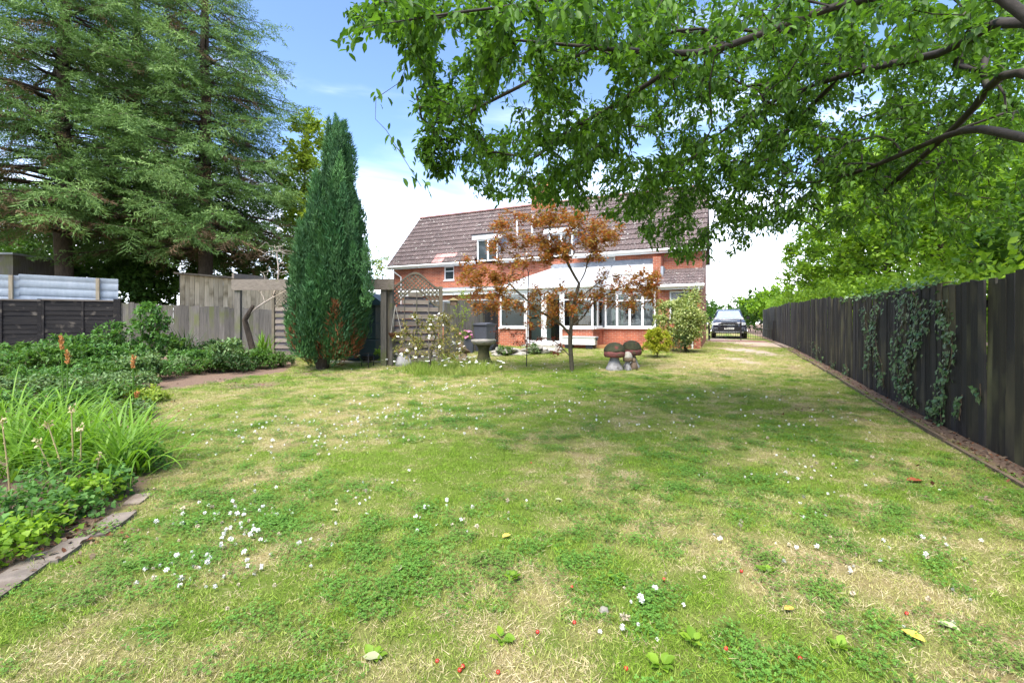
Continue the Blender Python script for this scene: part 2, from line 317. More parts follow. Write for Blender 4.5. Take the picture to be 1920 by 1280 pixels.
def merge(parts):
    V = []; F3 = {}; W = []; n = 0
    for v, fl, w in parts:
        V.append(v); W.append(w if w is not None else np.zeros(len(v)))
        for f in fl: F3.setdefault(f.shape[1], []).append(f+n)
        n += len(v)
    return np.concatenate(V), [np.concatenate(x) for x in F3.values()], np.concatenate(W)
def resample(pts, step):
    pts = [np.asarray(p, float) for p in pts]; out = [pts[0]]
    k = len(pts)
    for i in range(k-1):
        p0, p1, p2, p3 = pts[max(i-1, 0)], pts[i], pts[i+1], pts[min(i+2, k-1)]
        n = max(1, int(round(np.linalg.norm(p2-p1)/step)))
        for j in range(1, n+1):
            t = j/n; out.append(.5*((2*p1)+(-p0+p2)*t+(2*p0-5*p1+4*p2-p3)*t*t+(-p0+3*p1-3*p2+p3)*t**3))
    return out
def grow(seeds, att, rng, step=.3, bias=.25, wob=.05, lift=.1):
    """branch skeleton: given limbs, then every attractor is reached from the cheapest node so far"""
    cap = 200000; Pn = np.zeros((cap, 3)); par = np.full(cap, -1); plen = np.zeros(cap); n = 0
    for si, s in enumerate(seeds):
        pts = resample(s, step)
        last = -1
        if si > 0: last = int(np.argmin(np.linalg.norm(Pn[:n]-pts[0], axis=1)))
        for q in pts:
            Pn[n] = q; par[n] = last; plen[n] = plen[last]+np.linalg.norm(q-Pn[last]) if last >= 0 else 0; last = n; n += 1
    n0 = n; d0 = np.array([np.min(np.linalg.norm(Pn[:n0]-a, axis=1)) for a in att]); tips = []
    for ai in np.argsort(d0):
        a = att[ai]; dv = a-Pn[:n]; d = np.linalg.norm(dv, axis=1); j = int(np.argmin(d+bias*plen[:n])); dist = d[j]
        dr = unit(Pn[j]-Pn[par[j]]) if par[j] >= 0 else np.array((0, 0, 1.))
        c = Pn[j]+dr*dist*.35+np.array((0, 0, lift*dist)); m = max(2, int(math.ceil(dist/step))); last = j; p0 = Pn[j].copy(); ch = []
        for i in range(1, m+1):
            t = i/m; q = (1-t)**2*p0+2*t*(1-t)*c+t*t*a+(rng.normal(0, wob, 3)*step if i < m else 0)
            Pn[n] = q; par[n] = last; plen[n] = plen[last]+np.linalg.norm(q-Pn[last]); ch.append(n); last = n; n += 1
        tips.append((j, ch))
    return Pn[:n].copy(), par[:n].copy(), tips
def radii(par, tips, rt, ex=.46, n0=None):
    c = np.zeros(len(par)); 
    for j, ch in tips: c[ch[-1]] += 1
    for i in range(len(par)-1, -1, -1):
        if par[i] >= 0: c[par[i]] += c[i]
    return rt*np.maximum(c, .6)**ex
def limbs(Pn, par, r, n=5):
    e = np.where(par >= 0)[0]; a = Pn[par[e]]; b = Pn[e]; d = unit(b-a); dn = np.zeros_like(Pn); dn[e] = d
    da = np.where((r[e] > .62*r[par[e]])[:, None] & (par[par[e]] >= 0)[:, None], dn[par[e]], d)
    ra = np.minimum(r[par[e]], r[e]*1.5)
    ref = np.array((.31, .17, .93))
    def ring(c, dd, rr):
        u = unit(np.cross(dd, ref)+1e-6); w = np.cross(dd, u); t = np.arange(n)*2*math.pi/n
        return c[:, None]+(u[:, None]*np.cos(t)[None, :, None]+w[:, None]*np.sin(t)[None, :, None])*rr[:, None, None]
    V = np.concatenate([ring(a, da, ra), ring(b, d, r[e])], axis=1).reshape(-1, 3)
    j = np.arange(n); q = np.stack([j, (j+1) % n, n+(j+1) % n, n+j], 1)
    return V, [(q[None]+(np.arange(len(e))*2*n)[:, None, None]).reshape(-1, 4)]
def rnd_dirs(rng, n):
    return unit(rng.normal(0, 1, (n, 3)))
def twig_leaves(Pn, tips, rng, per, L, droop=.4, spread=.8, T=T_LEAF, reach=.5, flat=0., wide=1., jit=.04):
    pos = []; dr = []
    for j, ch in tips:
        idx = [j]+ch; pts = Pn[idx]; seg = np.linalg.norm(np.diff(pts, axis=0), axis=1); cum = np.concatenate([[0], np.cumsum(seg)]); tot = cum[-1]
        m = max(1, int(rng.poisson(per))); s = tot-np.minimum(tot, reach)*rng.random(m)**1.1
        k = np.clip(np.searchsorted(cum, s)-1, 0, len(seg)-1); t = (s-cum[k])/np.maximum(seg[k], 1e-6)
        p = pts[k]+(pts[k+1]-pts[k])*t[:, None]; d = unit(pts[k+1]-pts[k])
        pos.append(p+rng.normal(0, jit, p.shape)); dr.append(d*.6+rnd_dirs(rng, m)*spread+np.array((0, 0, -droop)))
    pos = np.concatenate(pos); dr = np.concatenate(dr); N = len(pos)
    if flat: dr[:, 2] *= (1-flat)
    nr = rnd_dirs(rng, N)*.6+np.array((0, 0, 1.)); Ls = L*rng.uniform(.6, 1.15, N)
    return scatter(T, pos, dr, nr, Ls, wide*rng.uniform(.8, 1.15, N), rng.random(N))

# ------------------------------------------------------------------ ground: one sheet to the horizon
def vnoise(x, y, seed):
    xi = np.floor(x).astype(np.int64); yi = np.floor(y).astype(np.int64); fx_ = x-xi; fy_ = y-yi
    def h(a, b):
        v = (a*374761393+b*668265263+seed*974711) & 0xffffffff; v = ((v ^ (v >> 13))*1274126177) & 0xffffffff
        return ((v ^ (v >> 16)) & 0xffff)/65535.
    u = fx_*fx_*(3-2*fx_); v = fy_*fy_*(3-2*fy_)
    return (h(xi, yi)*(1-u)+h(xi+1, yi)*u)*(1-v)+(h(xi, yi+1)*(1-u)+h(xi+1, yi+1)*u)*v
def fbm(x, y, s, seed, o=4):
    t = 0; a = .5; n = 0
    for i in range(o): t = t+a*vnoise(x/s*2**i+17.3*i, y/s*2**i+9.1*i, seed+i); n += a; a *= .55
    return t/n
def blob(x, y, px, py, rx, ry=None, rot=0.):
    c = GP(px, py); dx = x-c[0]; dy = y-c[1]; u = dx*CT+dy*ST; v = -dx*ST+dy*CT; ry = ry or rx
    return np.exp(-((u/rx)**2+(v/ry)**2))
BED = [tuple(GP(a, b)[:2]) for a, b in ((-260, 1225), (0, 1108), (120, 1035), (215, 970), (272, 925), (300, 872), (262, 815), (215, 775), (262, 742), (330, 727), (420, 714), (500, 702), (545, 694))]
BED += [tuple(G(560, 13.2)[:2]), tuple(G(500, 22)[:2]), tuple(G(-200, 24)[:2]), tuple(G(-500, 8)[:2])]
def in_poly(x, y, poly):
    r = np.zeros(np.shape(x), bool); n = len(poly)
    for i in range(n):
        x0, y0 = poly[i]; x1, y1 = poly[(i+1) % n]
        c = ((y0 > y) != (y1 > y)) & (x < (x1-x0)*(y-y0)/(y1-y0+1e-12)+x0); r ^= c
    return r
def patch(x, y):
    """dry straw, bare earth and clover over the lawn, as the photograph shows them"""
    n1 = fbm(x, y, 1.1, 3); n2 = fbm(x, y, .45, 11); n3 = fbm(x, y, 2.6, 23)
    n4 = fbm(x, y, .16, 91); dry = .40+.5*(n1-.5)+1.0*(n2-.5)+.3*(n3-.5)+2.2*(n4-.5)
    for px, py, r, k in ((1010, 905, .45, .55), (1090, 830, .7, .5), (1240, 950, .35, .5), (1000, 1255, .2, .6), (940, 1070, .3, .35), (480, 1060, .25, .5), (300, 1130, .3, .35), (1420, 1060, .3, .4),
                         (1390, 680, 1.9, .8), (1250, 690, 1.2, .25), (900, 690, 1.6, .2), (500, 760, 2.0, .12), (620, 800, .7, .3), (420, 890, .5, .5), (760, 690, 1.2, .2), (1060, 1010, .3, .2), (700, 730, 1.5, .2),
                         (830, 1110, .25, .35), (1630, 1100, .3, .35), (1720, 960, .35, .3)):
        dry = dry+.7*k*blob(x, y, px, py, r, r*1.1)
    for px, py, r, k in ((1300, 872, .75, .75), (880, 880, .75, .6), (560, 920, .6, .45), (740, 1075, .32, .6), (1250, 1190, .35, .6), (1160, 985, .3, .35), (1560, 830, .8, .35), (330, 1020, .35, .3), (700, 850, .8, .3), (1520, 990, .4, .3), (420, 970, .4, .35),
                         (1100, 712, 1.5, .45), (1010, 705, 1.0, .35), (450, 775, .8, .3), (1440, 1230, .3, .4), (1880, 950, .5, .4), (1000, 930, .3, .2), (1350, 760, 1.4, .25), (980, 780, 1.6, .15)):
        dry = dry-.8*k*blob(x, y, px, py, r, r*1.2)
    clover = .25+1.6*(fbm(x, y, .8, 41)-.5)
    for px, py, r, k in ((1300, 872, .7, .4), (450, 1000, .7, .4), (560, 930, .6, .4), (740, 1075, .35, .5), (1250, 1190, .4, .6), (1480, 1010, .5, .3), (700, 790, 1.6, .3), (200, 1080, .5, .3), (1160, 985, .3, .4)):
        clover = clover+k*blob(x, y, px, py, r)
    soil = 1.9*(fbm(x, y, .6, 77)-.66)
    for px, py, rx, ry, k in ((590, 702, 1.0, .5, 1.1), (450, 722, 1.3, .45, .9), (300, 755, .7, .7, .7), (1090, 845, .22, .5, .45), (1480, 768, .5, .3, .7), (1570, 752, .35, .4, .7), (1385, 672, .6, 2.2, .75), (1395, 648, 1.7, 2.4, 1.0), (1370, 695, .5, 1.2, .5), (1388, 641, 1.6, 5., 1.0), (1400, 660, .9, 3., .7), (1010, 905, .2, .35, .35), (1000, 1262, .12, .12, .5), (1620, 790, .35, .5, .4), (280, 800, .4, .5, .8),
                                     (1850, 890, .5, .4, .6), (1700, 905, .2, .15, .3)):
        soil = soil+k*blob(x, y, px, py, rx, ry)
    soil = np.maximum(soil, np.clip((x-2.28)/.08, 0, 1)*1.2)
    soil = np.where(in_poly(x, y, BED), 1.2, soil)
    return np.clip(dry, 0, 1), np.clip(soil, 0, 1), np.clip(clover, 0, 1)
def track_of(x, y):
    t = 1.2*blob(x, y, 1388, 641, 1.5, 5.)+.9*blob(x, y, 1402, 658, .75, 2.6)+.7*blob(x, y, 1392, 676, .45, 1.8)
    return np.clip((t*(.5+fbm(x, y, .5, 61))-.38)*3, 0, 1)*(x > -.6)
def axis(lo, hi, fine0, fine1, st):
    a = list(np.arange(fine0, fine1, st)); d = st; x = fine0
    pre = []
    while x > lo: d *= 1.35; x -= d; pre.append(x)
    d = st; x = a[-1]; post = []
    while x < hi: d *= 1.35; x += d; post.append(x)
    return np.array(pre[::-1]+a+post)
gxs = axis(-1500, 1500, -17, 3.2, .135); gys = axis(-600, 2200, .2, 24, .135)
GX, GY = np.meshgrid(gxs, gys); GXf, GYf = GX.ravel(), GY.ravel()
GZf = gz(GXf, GYf)+(fbm(GXf, GYf, .5, 5)-.5)*.03*np.exp(-np.maximum(0, np.hypot(GXf, GYf)-20)/10)+.10*np.clip((GXf-2.2)/.3, 0, 1)*0
nx, ny = len(gxs), len(gys); ii = (np.arange(ny-1)[:, None]*nx+np.arange(nx-1)[None]).ravel()
m = new_mat('lawn_ground'); L = m.node_tree.links.new
o_ = _n(m, 'ShaderNodeOutputMaterial'); b_ = _n(m, 'ShaderNodeBsdfPrincipled'); b_.inputs['Roughness'].default_value = 1; b_.inputs['Specular IOR Level'].default_value = .1; L(b_.outputs[0], o_.inputs[0])
g_ = _n(m, 'ShaderNodeNewGeometry')
def nzf(s, d=6):
    q = _n(m, 'ShaderNodeTexNoise'); q.inputs['Scale'].default_value = s; q.inputs['Detail'].default_value = d; q.inputs['Roughness'].default_value = .7; L(g_.outputs['Position'], q.inputs[0]); return q.outputs[0]
def mixc(f, a, b):
    q = _n(m, 'ShaderNodeMix', data_type='RGBA')
    if hasattr(f, 'links'): L(f, q.inputs[0])
    else: q.inputs[0].default_value = f
    for v, i in ((a, 6), (b, 7)):
        if hasattr(v, 'links'): L(v, q.inputs[i])
        else: q.inputs[i].default_value = rgb(v)
    return q.outputs[2]
def at_(nm): return _n(m, 'ShaderNodeAttribute', attribute_name=nm).outputs['Fac']
nn = nzf(90); nm_ = nzf(14)
gr = mixc(nn, (.075, .125, .018), (.19, .24, .045)); dr_ = mixc(nn, (.19, .15, .06), (.44, .36, .17)); sl_ = mixc(nn, (.095, .060, .043), (.30, .21, .155))
c_ = mixc(at_('dry'), gr, dr_); c_ = mixc(at_('soil'), c_, sl_); c_ = mixc(at_('track'), c_, mixc(nn, (.26, .20, .155), (.56, .46, .37))); L(c_, b_.inputs['Base Color'])
bp_ = _n(m, 'ShaderNodeBump'); bp_.inputs['Strength'].default_value = .8; bp_.inputs['Distance'].default_value = .03; L(nn, bp_.inputs['Height']); L(bp_.outputs[0], b_.inputs['Normal'])
me = mesh_np('lawn', np.stack([GXf, GYf, GZf], 1), [np.stack([ii, ii+1, ii+nx+1, ii+nx], 1)], 'lawn_ground', smooth=True)
dryA, soilA, _ = patch(GXf, GYf)
for nm, arr in (('dry', dryA), ('soil', soilA), ('track', track_of(GXf, GYf))):
    a = me.attributes.new(nm, 'FLOAT', 'POINT'); a.data.foreach_set('value', arr.astype(np.float32))
tag(link('lawn', me), 'patchy mown back lawn with dry straw and clover patches', 'lawn', kind='structure')

# ------------------------------------------------------------------ grass, clover and straw standing on it
def inst_mat(name, g1, g2, d1, d2, trans=.3):
    m = new_mat(name); L = m.node_tree.links.new
    o = _n(m, 'ShaderNodeOutputMaterial'); b = _n(m, 'ShaderNodeBsdfPrincipled'); b.inputs['Roughness'].default_value = .6; b.inputs['Specular IOR Level'].default_value = .2
    def A(nm, ty): return _n(m, 'ShaderNodeAttribute', attribute_name=nm, attribute_type=ty).outputs['Fac']
    def M(f, a, c):
        q = _n(m, 'ShaderNodeMix', data_type='RGBA'); L(f, q.inputs[0])
        for v, i in ((a, 6), (c, 7)):
            if hasattr(v, 'links'): L(v, q.inputs[i])
            else: q.inputs[i].default_value = rgb(v)
        return q.outputs[2]
    v = A('var', 'GEOMETRY'); c = M(A('dry', 'INSTANCER'), M(v, g1, g2), M(v, d1, d2)); L(c, b.inputs['Base Color'])
    t = _n(m, 'ShaderNodeBsdfTranslucent'); L(c, t.inputs[0]); ms = _n(m, 'ShaderNodeMixShader'); ms.inputs[0].default_value = trans
    L(b.outputs[0], ms.inputs[1]); L(t.outputs[0], ms.inputs[2]); L(ms.outputs[0], o.inputs[0])
inst_mat('grass_blade', (.115, .225, .018), (.290, .430, .046), (.38, .34, .11), (.60, .54, .24))
inst_mat('clover_leaf', (.075, .185, .026), (.150, .310, .050), (.10, .17, .03), (.16, .24, .05))
inst_mat('straw_blade', (.40, .32, .15), (.62, .53, .30), (.44, .36, .20), (.66, .57, .36), trans=.15)
T_BL = (np.array([(-.5, 0, 0), (.5, 0, 0), (.32, .55, .06), (-.32, .55, .06), (0, 1, .22)]), [np.array([(0, 1, 2), (0, 2, 3), (3, 2, 4)])])
def tuft(name, mat_, n, rad, h0, h1, lean, w, seed, drymix=0.):
    rng = np.random.default_rng(seed); a = rng.uniform(0, 2*math.pi, n); q = rad*np.sqrt(rng.random(n)); p = np.stack([q*np.cos(a), q*np.sin(a), np.full(n, -.004)], 1)
    d = np.stack([rng.normal(0, lean, n), rng.normal(0, lean, n), np.ones(n)], 1); H = rng.uniform(h0, h1, n)
    hz = rng.normal(0, 1, (n, 3)); V, FL, var = scatter(T_BL, p, d, hz, H, w/H*rng.uniform(.7, 1.3, n), rng.random(n))
    return bpy.data.objects.new(name, mesh_np(name, V, FL, mat_, var))
def clover_tuft(name, n, rad, seed):
    rng = np.random.default_rng(seed); parts = []
    a = rng.uniform(0, 2*math.pi, n); q = rad*np.sqrt(rng.random(n)); H = rng.uniform(.012, .034, n); v = rng.random(n); t0 = rng.uniform(0, 6.28, n)
    for k in range(3):
        t = t0+k*2.094; d = np.stack([np.cos(t), np.sin(t), rng.normal(.12, .25, n)], 1); p = np.stack([q*np.cos(a), q*np.sin(a), H], 1)
        T = (np.array([(0, 0, 0), (-.42, .45, .08), (-.34, .9, .05), (0, .96, 0), (.34, .9, .05), (.42, .45, .08)]), [np.array([(0, 3, 1), (1, 3, 2), (0, 5, 3), (5, 4, 3)])])
        parts.append(scatter(T, p, d, np.tile((0, 0, 1.), (n, 1))+rng.normal(0, .15, (n, 3)), rng.uniform(.0065, .011, n), 1., v))
    V, FL, w = merge(parts); return bpy.data.objects.new(name, mesh_np(name, V, FL, 'clover_leaf', w))
def inst_group(name, sources):
    c = bpy.data.collections.new(name+'_sources')
    for s in sources: c.objects.link(s)
    ng = bpy.data.node_groups.new(name, 'GeometryNodeTree'); ng.is_modifier = True
    ng.interface.new_socket('Geometry', in_out='INPUT', socket_type='NodeSocketGeometry'); ng.interface.new_socket('Geometry', in_out='OUTPUT', socket_type='NodeSocketGeometry')
    N = ng.nodes; Lk = ng.links.new; gi = N.new('NodeGroupInput'); go = N.new('NodeGroupOutput'); ip = N.new('GeometryNodeInstanceOnPoints')
    ci = N.new('GeometryNodeCollectionInfo'); ci.inputs['Collection'].default_value = c; ci.inputs['Separate Children'].default_value = True; ci.inputs['Reset Children'].default_value = True
    def na(nm, ty):
        q = N.new('GeometryNodeInputNamedAttribute'); q.data_type = ty; q.inputs['Name'].default_value = nm
        return [s for s in q.outputs if s.enabled and s.name == 'Attribute'][0]
    Lk(gi.outputs[0], ip.inputs['Points']); Lk(ci.outputs[0], ip.inputs['Instance']); ip.inputs['Pick Instance'].default_value = True
    Lk(na('idx', 'INT'), ip.inputs['Instance Index']); Lk(na('rot', 'FLOAT_VECTOR'), ip.inputs['Rotation']); Lk(na('scl', 'FLOAT'), ip.inputs['Scale']); Lk(ip.outputs[0], go.inputs[0])
    return ng
def scatter_stuff(name, label, cat, pts, rot, scl, idx, dry, ng):
    me = bpy.data.meshes.new(name); me.vertices.add(len(pts)); me.vertices.foreach_set('co', pts.astype(np.float32).ravel())
    for nm, ty, arr, key in (('rot', 'FLOAT_VECTOR', rot, 'vector'), ('scl', 'FLOAT', scl, 'value'), ('idx', 'INT', idx, 'value'), ('dry', 'FLOAT', dry, 'value')):
        a = me.attributes.new(nm, ty, 'POINT'); a.data.foreach_set(key, np.ascontiguousarray(arr, dtype=np.int32 if ty == 'INT' else np.float32).ravel())
    o = tag(link(name, me), label, cat, kind='stuff'); md = o.modifiers.new('scatter', 'NODES'); md.node_group = ng; return o
def wedge(rng, n, d0, d1, power):
    u = rng.random(n); e = 2-power; D = (d0**e+u*(d1**e-d0**e))**(1/e); s = rng.uniform(-1.42, 1.42, n); X = s*D
    return X*CT-D*ST, X*ST+D*CT, D
rng = np.random.default_rng(5)
def lawn_pts(n, d0, d1, power):
    x, y, D = wedge(rng, n, d0, d1, power); dry, soil, clo = patch(x, y)
    k = (x < 2.34) & (y < 27) & (y > -1) & ~in_poly(x, y, BED) & ~((y > 17.2) & (x < -.7)) & ~((x < -12) & (D > 16)) & (x > -18)
    return x[k], y[k], D[k], dry[k], soil[k], clo[k]
x, y, D, dry, soil, clo = lawn_pts(64000, 1.1, 24, .95)
keep = (rng.random(len(x)) > soil*.85) & (rng.random(len(x)) > track_of(x, y)*.9); x, y, D, dry, soil, clo = [a[keep] for a in (x, y, D, dry, soil, clo)]
z = gz(x, y); gzr = (fbm(x, y, .5, 5)-.5)*.03; PT = np.stack([x, y, z+gzr], 1)
r0 = rng.random(len(x)); far = np.clip((D-4)/10, 0, 1)
isc = (r0 < np.clip(clo*1.1-.14, 0, .8)*.62*(1-dry*.5)*(rng.random(len(x))*.6+.55)) & (D < 11); iss = ~isc & (rng.random(len(x)) < .10+dry*.60); isg = ~isc & ~iss
def rots(n, tilt): return np.stack([rng.normal(0, tilt, n), rng.normal(0, tilt, n), rng.uniform(0, 6.28, n)], 1)
gsrc = [tuft('grass_tuft', 'grass_blade', 70, .09, .012, .036, .95, .0034, 100+i) for i in range(5)]
ssrc = [tuft('straw_tuft', 'straw_blade', 64, .10, .012, .042, 2.0, .0021, 200+i) for i in range(4)]
csrc = [clover_tuft('clover_tuft', 46, .09, 300+i) for i in range(4)]
dn = np.clip(dry+rng.normal(0, .16, len(x)), 0, 1)
for nm, lb, ct, msk, src, s0 in (('grass', 'short green grass blades growing all over the lawn', 'grass', isg, gsrc, 1.), ('dry_grass', 'dry straw coloured grass lying in the worn patches', 'grass', iss, ssrc, 1.), ('clover', 'low dark green clover spreading through the lawn', 'clover', isc, csrc, 1.)):
    n = msk.sum(); scatter_stuff(nm, lb, ct, PT[msk], rots(n, .10), s0*rng.uniform(.75, 1.2, n)*(1+far[msk]*.75), rng.integers(0, len(src), n), dn[msk]*.85, inst_group(nm, src))
# white clover heads and a few daisies
def flower(name, seed):
    r_ = random.Random(seed); b = MB(); pass
    
    for k in range(46):
        z = r_.uniform(-.8, 1); t = r_.uniform(0, 6.28); q = math.sqrt(max(0, 1-z*z)); d = Vector((q*math.cos(t), q*math.sin(t), z)); c = Vector((.006, .002, .040)); e = d.orthogonal().normalized()*.0022
        b.add([c+d*.003-e, c+d*.003+e, c+d*r_.uniform(.010, .0135)+e*.6, c+d*r_.uniform(.010, .0135)-e*.6], [(0, 1, 2, 3)])
    return bpy.data.objects.new(name, b.mesh(name, 'petal_white' if seed % 3 else 'petal_cream'))
fsrc = [flower('clover_head', i) for i in range(6)]
fl = []
for px, py, rx, ry, n in ((470, 985, 130, 60, 85), (360, 1060, 130, 60, 55), (700, 780, 220, 35, 190), (560, 820, 220, 40, 130), (1200, 1150, 90, 60, 14), (1500, 1010, 200, 90, 36), (860, 730, 160, 16, 120), (1500, 870, 200, 60, 60),
                          (1240, 790, 260, 30, 70), (950, 760, 200, 40, 80), (1750, 1090, 130, 80, 14), (860, 960, 120, 50, 14), (1000, 690, 300, 16, 90), (330, 790, 60, 25, 20), (700, 930, 200, 60, 26), (1560, 790, 120, 30, 30), (1350, 740, 220, 20, 50)):
    for _ in range(n):
        a = px+rng.normal(0, .55)*rx; b = py+rng.normal(0, .55)*ry
        if b > 680:
            q = GP(a, b)
            if q[0] < 2.15 and not in_poly(np.array([q[0]]), np.array([q[1]]), BED)[0]: fl.append(q)
fl = np.array(fl)[rng.random(len(fl)) < .95]; fd = -fl[:, 0]*ST+fl[:, 1]*CT
scatter_stuff('clover_flowers', 'small round white clover flower heads dotted over the lawn', 'flowers', fl-np.array((0, 0, .012)), rots(len(fl), .5), (.65+.75*rng.random(len(fl))**1.6)*(1+np.clip((fd-4)/40, 0, .3)), rng.integers(0, 6, len(fl)), np.zeros(len(fl)), inst_group('clover_flowers', fsrc))

# ------------------------------------------------------------------ house (a pair of brick cottages under one tiled roof)
FY, HX0, HX1, HG, EZ, RY, RZ, BY = 20.8, -17.0, -.73, .40, 4.60, 23.6, 7.95, 26.4
def wall_open(b, x0, x1, z0, z1, holes, y0, y1):
    xs = sorted({x0, x1, *[h[0] for h in holes], *[h[1] for h in holes]})
    for a, c in zip(xs[:-1], xs[1:]):
        cz = sorted([(h[2], h[3]) for h in holes if h[0] <= a+1e-6 and h[1] >= c-1e-6]); z = z0
        for p, q in cz:
            if p > z+1e-6: b.box(a, c, y0, y1, z, p)
            z = q
        if z < z1-1e-6: b.box(a, c, y0, y1, z, z1)
def window(parent, x0, x1, z0, z1, y, splits=(), transoms=(), fw=.055, glass='window_dark', name='window', sill=True, dp=.07):
    w = MB()
    for a, c, p, q in ((x0, x0+fw, z0, z1), (x1-fw, x1, z0, z1), (x0+fw, x1-fw, z0, z0+fw), (x0+fw, x1-fw, z1-fw, z1)): w.box(a, c, y-dp, y, p, q)
    for s in splits: w.box(s-fw*.6, s+fw*.6, y-dp+.004, y-.004, z0+fw, z1-fw)
    o = w.build(name, 'white_plastic', parent)
    xs = [x0+fw]+[s for s in splits]+[x1-fw]
    for a, c in zip(xs[:-1], xs[1:]):
        a2 = a+(fw*.6 if a != x0+fw else 0); c2 = c-(fw*.6 if c != x1-fw else 0); zz = [z0+fw]+list(transoms)+[z1-fw]
        for t in transoms: MB().box(a2, c2, y-dp+.006, y-.006, t-.022, t+.022).build('transom', 'white_plastic', o)
        for i, (p, q) in enumerate(zip(zz[:-1], zz[1:])):
            MB().box(a2, c2, y-dp*.55, y-dp*.40, p+(.022 if i else 0), q-(.022 if i < len(zz)-2 else 0)).build('pane', glass, o)
    if sill: MB().box(x0-.04, x1+.04, y-dp-.07, y-.002, z0-.05, z0-.003).build('sill', 'white_plastic', o)
    return o
hs = thing('brick_house', 'long red brick house with brown tiled roof and two white dormers', 'house', (0, 0, 0))
WIN = [(-13.60, -12.98, 3.70, 4.44), (-5.02, -4.40, 3.70, 4.44), (-15.6, -14.5, 1.4, 2.5)]
DOR = [(-10.90, 1.20), (-6.95, 1.20)]
w = MB(); wall_open(w, HX0, HX1, HG-.3, EZ-.12, WIN, FY, FY+.25); w.box(HX0+.25, HX1-.25, BY-.25, BY, HG-.3, EZ-.12); w.build('front_wall', 'brick', hs)
for x0, x1 in ((HX0, HX0+.249), (HX1-.249, HX1)):
    MB().prism([(FY+.251, HG-.3), (BY-.251, HG-.3), (BY-.251, EZ-.1), (RY, RZ-.25), (FY+.251, EZ-.1)], 'x', x0, x1).build('gable_wall', 'brick_side', hs)
for i, (a, c, p, q) in enumerate(WIN):
    o = window(hs, a, c, p, q, FY+.10, transoms=((q-.26,) if i < 2 else ()))
    if i < 2: MB().prism([(FY-.13, q+.0), (FY+.02, q+.03), (FY+.02, q+.05), (FY-.13, q+.02)], 'x', a-.08, c+.08).build('window_hood', 'white_plastic', o)
# roof
sl_v = Vector((0, RY-(FY-.32), RZ-EZ)); SLEN = sl_v.length; sl_u = sl_v.normalized(); sl_n = Vector((0, -sl_u.z, sl_u.y))
def rp(x, s, h=0.): return Vector((x, FY-.32, EZ))+Vector((0, sl_u.y*s, sl_u.z*s))+sl_n*h
NC, TW = 12, .335; gauge = (SLEN-.06)/NC; X0 = HX0-.18; NT = int(round((HX1+.18-X0)/TW)); TW = (HX1+.18-X0)/NT
roof = MB()
def slab(x0, x1, s0, s1):
    v = [rp(x, s, h) for h in (-.10, -.015) for x, s in ((x0, s0), (x1, s0), (x1, s1), (x0, s1))]
    roof.add(v, [(0, 3, 2, 1), (4, 5, 6, 7), (0, 1, 5, 4), (1, 2, 6, 5), (2, 3, 7, 6), (3, 0, 4, 7)])
cut = 1.55; ex = [X0]+[e for c, wd in DOR for e in (c-wd/2-.02, c+wd/2+.02)]+[HX1+.18]
for a, c in zip(ex[0::2], ex[1::2]): slab(a, c, .35, cut-.001)
slab(X0, HX1+.18, cut, SLEN)
roof.add([(X0, RY+.001, RZ-.02), (HX1+.18, RY+.001, RZ-.02), (HX1+.18, BY+.32, EZ), (X0, BY+.32, EZ), (X0, RY+.001, RZ-.12), (HX1+.18, RY+.001, RZ-.12), (HX1+.18, BY+.32, EZ-.1), (X0, BY+.32, EZ-.1)], [(0, 1, 2, 3), (7, 6, 5, 4), (0, 4, 5, 1), (2, 6, 7, 3), (0, 3, 7, 4), (1, 5, 6, 2)])
rf = roof.build('roof', 'tile_brown', hs)
def tile_mesh(mat_):
    prof = [(0, .004), (.12, .004), (.20, .034), (.30, .034), (.38, .004), (.62, .004), (.70, .034), (.80, .034), (.88, .004), (1, .004)]; b = MB(); ln = gauge*1.12; vs = []
    for s, lift in ((0, .052), (ln, .004)):
        vs += [(u*TW*.985, s*sl_u.y-(z+lift)*sl_u.z, s*sl_u.z+(z+lift)*sl_u.y) for u, z in prof]
    vs += [(u*TW*.985, -(.002)*sl_u.z, .002*sl_u.y) for u, z in prof]; n = len(prof)
    fs = [(i, i+1, n+i+1, n+i) for i in range(n-1)]+[(2*n+i, 2*n+i+1, i+1, i) for i in range(n-1)]
    b.add(vs, fs); me = b.mesh('roof_tile', mat_); return me
tm = tile_mesh('tile_brown'); tp = tile_mesh('tile_pink'); spots = []
for r_ in range(NC):
    for c in range(NT):
        x = X0+c*TW; s = r_*gauge
        if any(d-wd/2-.12 < x+TW/2 < d+wd/2+.12 for d, wd in DOR) and s < cut-.05: continue
        spots.append((x, s, r_, c))
spots.sort(key=lambda t: t[0]); many = MB(); pinkset = {(1, 9), (1, 10), (1, 11), (0, 9), (0, 10), (1, 12)}
rr_ = random.Random(4)
for i, (x, s, r_, c) in enumerate(spots):
    p = rp(x, s, rr_.uniform(0, .004))
    if i < 300:
        o = link('roof_tile', tp if (r_, c) in pinkset else tm, rf); o.location = p
    else:
        many.add([Vector(v.co)+p for v in tm.vertices], [tuple(f.vertices) for f in tm.polygons])
tag(many.build('roof_tiles', 'tile_brown', rf), kind='stuff')
arc = [(.15*math.cos(t), .11*math.sin(t)) for t in [math.pi*j/6 for j in range(7)]]
b = MB(); b.prism([(a, z) for a, z in arc]+[(a*.86, z*.80-.012) for a, z in arc[::-1]], 'x', 0, .425); rme = b.mesh('ridge_tile', 'ridge_red')
for i in range(38):
    o = link('ridge_tile', rme, rf); o.location = (X0+.01+i*.4335, RY, RZ-.02+rr_.uniform(-.006, .006))
